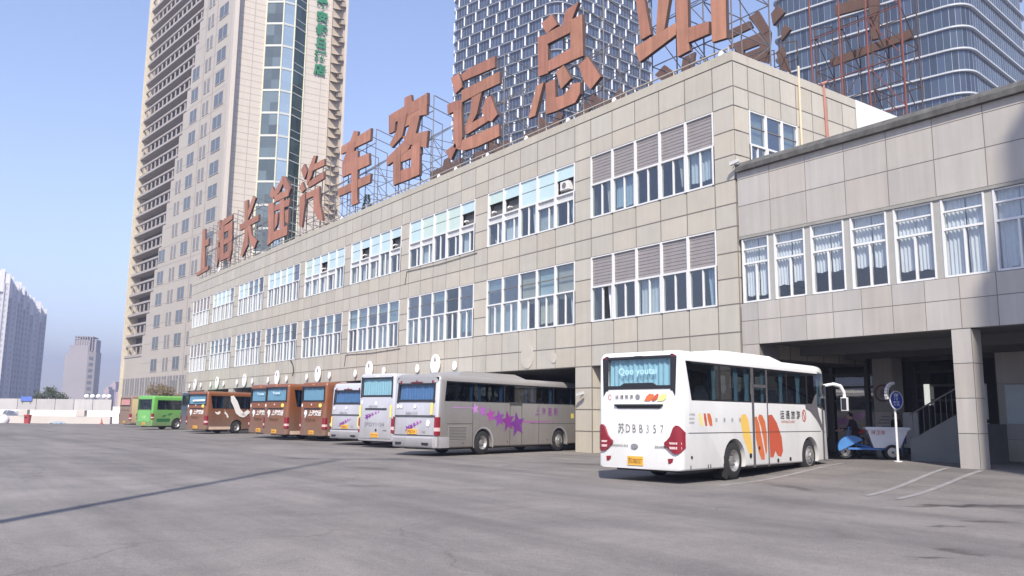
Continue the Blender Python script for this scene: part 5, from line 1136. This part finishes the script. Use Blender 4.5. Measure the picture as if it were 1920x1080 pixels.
sil = dict(W=2.55, H=3.30, rear=(-.98, .98, 2.26, 2.86), rearcur=cur_deep, win=(2.2, 3.02), rake=.17, re=.19, rt=.27, plate=(.97, .27, .10), lampz=(.84, 1.56, .14), seams=((1.60, -1.12, 1.12, .06), (2.2, -1.1, 1.1, .02), (.83, -1.1, 1.1, .02)), extra=(x_silver,))
make_bus(dict(sil, L=11.5, org=(30.16, -16.99), rot=-73.94, big=True, paint=silver_p, lit_tailpaint=silver_l, label='silver coach with a chain of purple stars along its grey flank', winx=[(.55, 3.02), (10.6, 3.02), (10.6, 2.2), (.45, 2.2)], div=(2.4, 4.35, 6.2, 8.1, 9.9), curt=(2.2, 2.75, 4.2, 6.05, 6.5, 7.95, 9.7), ccol=cur_deep,
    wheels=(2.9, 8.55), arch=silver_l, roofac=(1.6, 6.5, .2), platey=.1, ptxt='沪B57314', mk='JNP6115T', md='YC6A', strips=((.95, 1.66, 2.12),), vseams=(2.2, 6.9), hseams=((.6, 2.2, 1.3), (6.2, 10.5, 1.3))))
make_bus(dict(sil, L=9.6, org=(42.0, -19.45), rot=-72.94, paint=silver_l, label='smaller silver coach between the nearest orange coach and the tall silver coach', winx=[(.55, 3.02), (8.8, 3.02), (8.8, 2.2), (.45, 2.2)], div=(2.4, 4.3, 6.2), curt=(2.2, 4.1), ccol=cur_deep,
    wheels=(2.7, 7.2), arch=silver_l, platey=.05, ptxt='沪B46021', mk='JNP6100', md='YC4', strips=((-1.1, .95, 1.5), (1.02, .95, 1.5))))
def x_tall(t, sp, rx):
    rdecal(t, 'hood_badge', [ell(.08, .09, 14, 0, .0, 2.2)], white_d, rx); rtext(t, 'maker_lettering', 'DBYUTAI', .15, -.52, 1.98, ink_g, rx, .004)
    for k, (y, z, r) in enumerate(((-.62, 1.52, .18), (-.42, 1.58, .14), (-.22, 1.65, .11), (0, 1.72, .09), (.2, 1.78, .07))): rdecal(t, 'star_decal', [[(y+a, z+b) for a, b in star(r, r*.42, 5, 1.2)]], pur[5-k], rx, .009+.001*k)
    rtext(t, 'fleet_number', '沪DY1154', .26, -.78, 1.06, ink_g, rx, .004, 1.25); rdecal(t, 'hood_badge', [ell(.07, .07, 14, 0, .05, .86)], ink, rx); rtext(t, 'model_lettering', 'HIGER', .09, .55, .82, ink, rx, .004)
    for y, a, b in ((-1.12, 1.5, 2.1), (1.05, 1.5, 2.1)): rdecal(t, 'reflective_strip', [[(y-.06, a), (y+.06, a), (y+.06, b), (y-.06, b)]], yellow_st, rx, .011)
    rdecal(t, 'speed_sticker', [ell(.07, .09, 14, 0, -1.02, 2.25)], white_d, rx); rdecal(t, 'roof_marker_lamp', [[(-.12, 3.5), (.12, 3.5), (.12, 3.56), (-.12, 3.56)]], white_d, rx, .012)
    m = MB(); m.box(rx(1.94)-.03, .06, -.75, .75, 1.88, 1.95); m.build('hood_gap', black_p, t)
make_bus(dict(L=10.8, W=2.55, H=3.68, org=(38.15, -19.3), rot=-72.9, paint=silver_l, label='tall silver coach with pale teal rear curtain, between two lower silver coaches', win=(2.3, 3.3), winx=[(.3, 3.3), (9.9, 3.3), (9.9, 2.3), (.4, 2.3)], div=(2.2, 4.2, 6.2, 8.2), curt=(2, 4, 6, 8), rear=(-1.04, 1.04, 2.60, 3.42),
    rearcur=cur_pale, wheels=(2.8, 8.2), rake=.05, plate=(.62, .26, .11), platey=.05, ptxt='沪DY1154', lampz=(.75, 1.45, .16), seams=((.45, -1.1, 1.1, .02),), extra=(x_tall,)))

# --- burnt orange coaches
def x_orange(t, sp, rx):
    h = sp['W']/2
    rdecal(t, 'emblem', [[(-.82, 1.70), (-.70, 1.86), (-.52, 1.84), (-.48, 1.66), (-.62, 1.44), (-.74, 1.36), (-.70, 1.52)]], mat('pale blue white emblem', (.66,.74,.80), .5), rx)
    for k, ch in enumerate('上海交运'): rtext(t, 'lettering', ch, .36, -.38+.31*k, 1.55, white_d, rx, .022, .95, .25)
    rtext(t, 'fleet_number', sp['fleet'], .26, -.62, 1.16, mat('dark brown print', (.12,.05,.02), .6), rx, .004, 1.05)
    rdecal(t, 'yellow_sticker', [ell(.16, .12, 18, 0, .78, 2.14)], yellow_st, rx, .012); rdecal(t, 'speed_sticker', [ell(.06, .11, 14, 0, -1.02, 2.14), ], white_d, rx, .012)
    rdecal(t, 'hood_badge', [ell(.05, .05, 12, 0, -.1, 2.2)], white_d, rx); rdecal(t, 'roof_marker_lamp', [[(-.08, 3.38), (.08, 3.38), (.08, 3.43), (-.08, 3.43)]], mat('amber lens', (.70,.32,.12), .3), rx, .014)
    m = MB(); m.box(rx(1.95)-.03, .06, -.8, .8, 1.92, 1.98); m.build('hood_gap', black_p, t)
    if sp.get('rtxt'): rtext(t, 'window_lettering', 'Youtai', .24, -.42, 2.85, mat('pale window print', (.66,.80,.88), .6), lambda z: rx(z)+.03, .014, 1.3, 0, .012)
    m = MB(); m.box(.3, 2.3, -h-.006, -h+.01, .34, .56); m.build('skirt_panel', mat('pale skirt panel', (.62,.46,.36), .5), t)
orange = dict(L=10.8, W=2.55, H=3.5, paint=orange_p, win=(2.05, 3.12), winx=[(.5, 3.12), (9.9, 3.12), (9.9, 2.05), (.75, 2.05)], div=(2.0, 3.9, 5.8, 7.7), curt=(.9, 1.5, 2.2, 3.7, 5.6), ccol=cur_deep, rear=(-1.06, 1.06, 2.45, 3.22), rearcur=cur_blue, wheels=(2.9, 8.2), rake=.05, plate=(.52, .26, .11), platey=.0, lampz=(.72, 1.4, .22), re=.2, group='burnt orange coaches', extra=(x_orange,))
make_bus(dict(orange, H=3.55, org=(48.6, -20.3), rot=-76.5, rtxt=False, fleet='沪B7184', ptxt='沪B71846', label='burnt orange coach nearest the small silver coach, its flank hidden'))
make_bus(dict(orange, H=3.5, org=(51.9, -19.2), rot=-76.0, rtxt=True, fleet='沪B4218', ptxt='沪B42187', label='middle burnt orange coach with a lit strip of orange flank and side window showing'))
make_bus(dict(orange, H=3.55, org=(55.9, -19.6), rot=-76.0, rtxt=True, fleet='沪B4203', ptxt='沪B42036', label='burnt orange coach half covered by the middle one, next to the eagle coach'))
def x_eagle(t, sp, rx):
    h = sp['W']/2; x_orange(t, dict(sp, rtxt=False), rx)
    decal(t, 'eagle_decal', [[(2.15, 2.95), (2.45, 3.0), (2.85, 2.55), (3.15, 1.95), (3.6, 1.6), (3.75, 1.35), (3.5, 1.28), (3.15, 1.35), (2.75, 1.6), (2.5, 2.1), (2.2, 2.55)], [(3.2, 1.5), (3.9, 1.9), (4.2, 1.7), (3.7, 1.35)]], white_d, h, .03)
    decal(t, 'bird_decal', [[(.75, 1.72), (1.0, 1.66), (1.25, 1.78), (1.3, 1.6), (1.1, 1.48), (.9, 1.55)]], white_d, h); decal(t, 'bird_decal', [[(1.62, 1.95), (1.78, 1.7), (2.0, 1.5), (2.1, 1.22), (1.92, 1.3), (1.85, 1.5), (1.66, 1.58), (1.72, 1.75)]], white_d, h)
    rdecal(t, 'window_banner', [[(-.55, 2.5), (.95, 2.52), (.95, 2.66), (-.55, 2.62)]], white_d, lambda z: rx(z)+.02, .02)
make_bus(dict(orange, H=3.28, org=(67.75, -18.75), rot=-69.5, fleet='沪B3301', ptxt='沪B33019', group='burnt orange coaches', win=(1.95, 2.95), winx=[(.35, 2.95), (9.9, 2.95), (9.9, 1.95), (.55, 1.95)], rear=(-1.06, 1.06, 2.3, 3.0), extra=(x_eagle,), label='burnt orange coach with a white eagle and birds painted on its flank'))
# --- teal, green and tan vehicles at the far end
make_bus(dict(L=10.5, W=2.5, H=3.3, org=(73.9, -19.9), rot=-69, paint=teal_p, label='dark teal coach mostly hidden between the green bus and the eagle painted coach', win=(2.0, 3.0), winx=[(.4, 3.0), (9.7, 3.0), (9.7, 2.0), (.5, 2.0)], div=(2, 4, 6, 8), curt=(2, 4), rear=(-1.0, 1.0, 2.3, 3.0), wheels=(2.8, 7.8), ptxt='沪A20518', seams=((1.9, -.9, .9, .04),)))
def x_green(t, sp, rx):
    h = sp['W']/2; dk = mat('dark green decal', (.02,.12,.04), .5)
    decal(t, 'leaf_decal', [[(x, z), (x+.25, z+.18), (x+.55, z+.16), (x+.3, z-.02)] for x, z in ((1.0, 1.2), (1.6, 1.35), (2.9, 1.5), (3.6, 1.6), (4.4, 1.55), (5.2, 1.7), (6.0, 1.6), (6.8, 1.75))], dk, h); decal(t, 'side_banner', [[(.5, .72), (1.9, .74), (1.9, 1.05), (.5, 1.03)]], dk, h)
    rdecal(t, 'hood_panel', [[(-.9, .75), (.9, .75), (.9, 1.75), (-.9, 1.75)]], mat('pale green hood', (.16,.42,.12), .5), rx, .004); rtext(t, 'lettering', '公交', .3, -.3, 1.05, mat('pale mint print', (.5,.75,.45), .5), rx, .01)
make_bus(dict(L=10.0, W=2.5, H=3.15, org=(84.3, -18.6), rot=-69, paint=green_p, name='city_bus', label='bright green city bus with dark leaf shapes along its side', win=(1.85, 2.75), winx=[(.5, 2.75), (9.4, 2.75), (9.4, 1.85), (.5, 1.85)], div=(1.7, 2.9, 4.1, 5.3, 6.5, 7.7), curt=(), rear=(-.95, .95, 1.95, 2.75), wheels=(2.7, 7.8),
    ptxt='沪A66072', lampz=(.95, 1.5, .15), extra=(x_green,), glass=glass('clear bus glass', (.6,.64,.64), .06)))
def x_tan(t, sp, rx):
    h = sp['W']/2; m = MB(); m.box(.14, .75, -h-.006, -h+.01, .5, 3.0); m.build('side_panel', cream_p, t)
    rdecal(t, 'rear_banner', [[(-.95, 2.35), (.95, 2.35), (.95, 2.95), (-.95, 2.95)]], mat('faded pink banner', (.50,.24,.22), .6), lambda z: rx(z)+.02, .02)
make_bus(dict(L=10.5, W=2.5, H=3.3, org=(97.8, -19.6), rot=-75, paint=tan_p, label='dusty tan coach with a cream corner stripe, last of the parked row', win=(2.0, 2.95), winx=[(.9, 2.95), (9.7, 2.95), (9.7, 2.0), (.9, 2.0)], div=(2, 4, 6, 8), curt=(2, 4), rear=(-1.0, 1.0, 2.3, 2.98), wheels=(2.8, 7.8), ptxt='沪C10377', seams=((1.8, -.9, .9, .05),), extra=(x_tan,)))

# ------------------------------------------------------------ hand cart, people
cart_d = Vector((.80, .60, 0)).normalized()
t = thing('cleaning_tricycle', 'cleaning tricycle with a white tapered hopper and blue front shroud by the hall', 'tricycle', (17.0, -28.7, gz(17, -28.7)), math.atan2(cart_d.y, cart_d.x))
# local x: forward (towards the left of the photo)
m = MB(); top = [(-1.02, -.42), (.36, -.42), (.36, .42), (-1.02, .42)]; bot = [(-.72, -.32), (.14, -.32), (.14, .32), (-.72, .32)]
m.add([(x, y, 1.12) for x, y in top] + [(x, y, .42) for x, y in bot], [(0,1,5,4), (1,2,6,5), (2,3,7,6), (3,0,4,7), (4,5,6,7)])
m.box(-1.06, .40, -.46, -.42, 1.06, 1.15); m.box(-1.06, .40, .42, .46, 1.06, 1.15); m.box(-1.06, -1.02, -.42, .42, 1.06, 1.15); m.box(.36, .40, -.42, .42, 1.06, 1.15)
hop = m.build('hopper', mat('grey white hopper plastic', (.72,.74,.80), .45, var=.06), t)
m = MB(); text_mb(m, '环卫车', .16, (.22, .40, .90), -X, Z, Y, .02, .004); m.build('lettering', redink, hop)
m = MB(); m.box(-.8, 1.0, -.24, .24, .34, .41); m.tube((.2, 0, .4), (1.05, 0, .62), .05); m.tube((1.05, 0, .3), (.92, 0, 1.15), .03); m.tube((.92, -.3, 1.12), (.92, .3, 1.12), .02); m.build('frame', mat('blue frame paint', (.05,.16,.45), .5), t)
m = MB(); V = []
for i in range(11):
    a = R(-20+160*i/10)
    for y in (-.26, .26): V.append((.86+.48*math.cos(a), y, .42+.42*math.sin(a)))
m.add(V, [(2*i, 2*i+2, 2*i+3, 2*i+1) for i in range(10)])
for s in (-.26, .26): m.add([V[2*i+(0 if s < 0 else 1)] for i in range(11)], [tuple(range(11))])
m.build('front_shroud', mat('bright blue plastic', (.06,.20,.48), .45, var=.15, scale=4), t)
for x, y, nm in ((-.45, .42, 'wheel'), (-.45, -.42, 'wheel'), (1.08, 0, 'wheel')):
    m = MB(); m.lathe([(.17, -.04), (.24, -.05), (.27, 0), (.24, .05), (.17, .04)], (x, y, .27), Y, 20); wo = m.build(nm, black_r, t, smooth=40)
    m = MB(); m.lathe([(.17, -.03), (.04, -.04), (.04, .04), (.17, .03)], (x, y, .27), Y, 16); m.build('rim', rim_m, wo)
m = MB(); m.box(.30, .58, -.16, .16, .78, .88); m.tube((.44, 0, .45), (.44, 0, .78), .03); m.build('saddle', black_p, t)
m = MB(); m.tube((.42, .2, 1.0), (.62, .26, .95), .05); m.build('red_reflector', red_lens, t)

skin_c = mat('skin', (.36,.22,.16), .6); hair_c = mat('black hair', (.012,.011,.012), .6)
def person(label, loc, rz, jacket, trousers, pose):
    t = thing('person', label, 'person', loc, rz)
    J = {'pel': (0,0,.92,.13), 'waist': (0,.02,1.05,.125), 'chest': (0,.03+pose.get('lean',0)*.6,1.27,.15), 'neck': (0,.03+pose.get('lean',0),1.44,.062), 'chin': (0,.06+pose.get('lean',0)*1.2,1.52,.075), 'head': (0,.05+pose.get('lean',0)*1.25,1.60,.098), 'crown': (0,.04+pose.get('lean',0)*1.3,1.68,.075), 'nose': (0,.155+pose.get('lean',0)*1.25,1.585,.018)}
    E_ = [('pel','waist'), ('waist','chest'), ('chest','neck'), ('neck','chin'), ('chin','head'), ('head','crown'), ('head','nose')]
    for s, n in ((-1,'l'), (1,'r')):
        ln = pose.get('lean', 0); f = pose.get('arm', .2)
        J.update({'sh'+n: (s*.17,.03+ln*.75,1.38,.07), 'el'+n: (s*.24,.02+ln*.6+f*.4,1.12,.05), 'wr'+n: (s*.19,.06+ln*.6+f*1.3,.98+f*.35,.036), 'ha'+n: (s*.17,.09+ln*.6+f*1.6,.93+f*.42,.04), 'hip'+n: (s*.09,0,.86,.10), 'kn'+n: (s*.10,.03+s*pose.get('stride',.05),.49,.066), 'an'+n: (s*.11,s*pose.get('stride',.05)*1.6-.02,.09,.046), 'to'+n: (s*.13,s*pose.get('stride',.05)*1.6+.16,.045,.04)})
        E_ += [('chest','sh'+n), ('sh'+n,'el'+n), ('el'+n,'wr'+n), ('wr'+n,'ha'+n), ('pel','hip'+n), ('hip'+n,'kn'+n), ('kn'+n,'an'+n), ('an'+n,'to'+n)]
        for k in range(5):
            a = (k-2)*.4; J['f%d%s' % (k, n)] = (s*(.17+.035*math.sin(a)), J['ha'+n][1]+.07*(.7 if k == 0 else 1), J['ha'+n][2]-.03-.012*abs(k-2), .010); E_.append(('ha'+n, 'f%d%s' % (k, n)))
    keys = list(J); me = bpy.data.meshes.new('body'); me.from_pydata([J[k][:3] for k in keys], [(keys.index(a), keys.index(b)) for a, b in E_], [])
    ob = bpy.data.objects.new('body', me); COL.objects.link(ob); ob.modifiers.new('s', 'SKIN'); sd = ob.modifiers.new('d', 'SUBSURF'); sd.levels = 2; sd.render_levels = 2
    for i, k in enumerate(keys): v = me.skin_vertices[0].data[i]; v.radius = (J[k][3],)*2; v.use_root = (k == 'pel')
    m2 = bpy.data.meshes.new_from_object(ob.evaluated_get(bpy.context.evaluated_depsgraph_get())); ob.modifiers.clear(); ob.data = m2; m2.name = 'body'
    for q in (jacket, trousers, skin_c, black_p): m2.materials.append(q)
    hz = J['hal'][2]+.05; hy = J['wrl'][1]+.02
    for p in m2.polygons:
        c = p.center; p.use_smooth = True
        p.material_index = 2 if c.z > 1.46 or (c.y > hy and c.z < 1.2 and abs(c.x) > .1) else 0 if c.z > .86 or abs(c.x) > .2 else 3 if c.z < .10 else 1
    ob.parent = t; ln = J['head'][1]
    m = MB()
    rows_ = [[(.108*math.sin(th)*math.cos(ph)*1.0, ln-.01+.115*math.sin(th)*math.sin(ph), 1.615+.118*math.cos(th)) for ph in [R(150+240*q/10) for q in range(11)]] for th in [R(8+100*k/6) for k in range(7)]]
    m.add([p for r_ in rows_ for p in r_], [(i*11+j, i*11+j+1, (i+1)*11+j+1, (i+1)*11+j) for i in range(6) for j in range(10)]); m.build('hair', hair_c, t, smooth=80)
    m = MB()
    for s in (-.035, .035): m.lathe([(0, 0), (.012, 0), (0, .01)], (s, ln+.088, 1.612), Y, 8)
    m.box(-.025, .025, ln+.082, ln+.092, 1.545, 1.553); m.build('face_features', hair_c, t)
    return t
dk1 = mat('dark plum jacket', (.035,.022,.035), .85, var=.2, scale=5); dk2 = mat('near black coat', (.02,.018,.022), .85, var=.2, scale=5); tr_m = mat('dark trousers', (.03,.03,.035), .85)
ang = math.atan2(cart_d.y, cart_d.x)
person('person in a dark plum jacket bending towards the notice board left of the tricycle', (18.35, -29.6, gz(18.3, -29.6)), ang - R(75), dk1, tr_m, dict(lean=.14, arm=.3, stride=.06))
person('person in a black coat standing behind the white hopper of the tricycle', (17.6, -31.0, gz(17.6, -31.0)), ang + R(40), dk2, tr_m, dict(lean=.05, arm=.15, stride=.04))

# ------------------------------------------------------------ what casts the long shadows from outside the frame
t = thing('lamp_mast', 'tall tapering lamp mast left of the camera throwing the thin shadow across the yard', 'lamp mast', at(-8.15, 6.0))
m = MB(); m.tube((0,0,0), (0,0,24.6), .16, .11, n=14); m.tube(-RT*1.9 + Z*24.5, RT*1.9 + Z*24.5, .07); m.lathe([(0, 0), (.5, 0), (.5, .08), (.22, .1)], (0,0,0), Z, 12); m.build('pole', steel, t)
m = MB()
for k in range(6): m.obox(RT*(-1.9+.76*k-.16) - FW*.15 + Z*24.56, RT*.32, FW*.3, Z*.24)
m.build('lamp_head', grey_al, t)
th = Vector((trav.x, trav.y, 0)).normalized(); off = -trav*30
P = [(11.8, -28), (11.8, 5.6), (11.4, 6.0), (10.45, 9.5), (10.75, 9.7), (9.9, 10.9), (9.2, 14), (-6, 14), (-6, -28)]
P = [(x, max(z, -off.z)) for x, z in P]
t = thing('shade_caster', 'unseen added block outside the right edge, outline shaped to shade the annex end', 'building', (off.x+3, D+off.y, 0))  # unseen block added to cast the annex shade; outline follows that shadow edge
m = MB(); pts = [Vector((x-3, 0, z+off.z)) for x, z in P]; n = len(pts); Bk = [p - th*6 for p in pts]
m.add(pts+Bk, [tuple(range(n)), tuple(range(2*n-1, n-1, -1))] + [(i, i+n, (i+1) % n+n, (i+1) % n) for i in range(n)]); m.build('wall', cream_dim, t)

# ------------------------------------------------------------ haze
hm = bpy.data.materials.new('haze air'); hm.use_nodes = True; hn = hm.node_tree; hn.nodes.remove(hn.nodes['Principled BSDF'])
pv = hn.nodes.new('ShaderNodeVolumePrincipled'); pv.inputs['Color'].default_value = (.60, .66, .90, 1); pv.inputs['Density'].default_value = .0008; pv.inputs['Anisotropy'].default_value = .2
hn.links.new(pv.outputs[0], hn.nodes['Material Output'].inputs['Volume'])
m = MB(); m.box(-3100, 3100, -3100, 3100, -1, 172); ho = m.build('haze', hm); ho['kind'] = 'stuff'
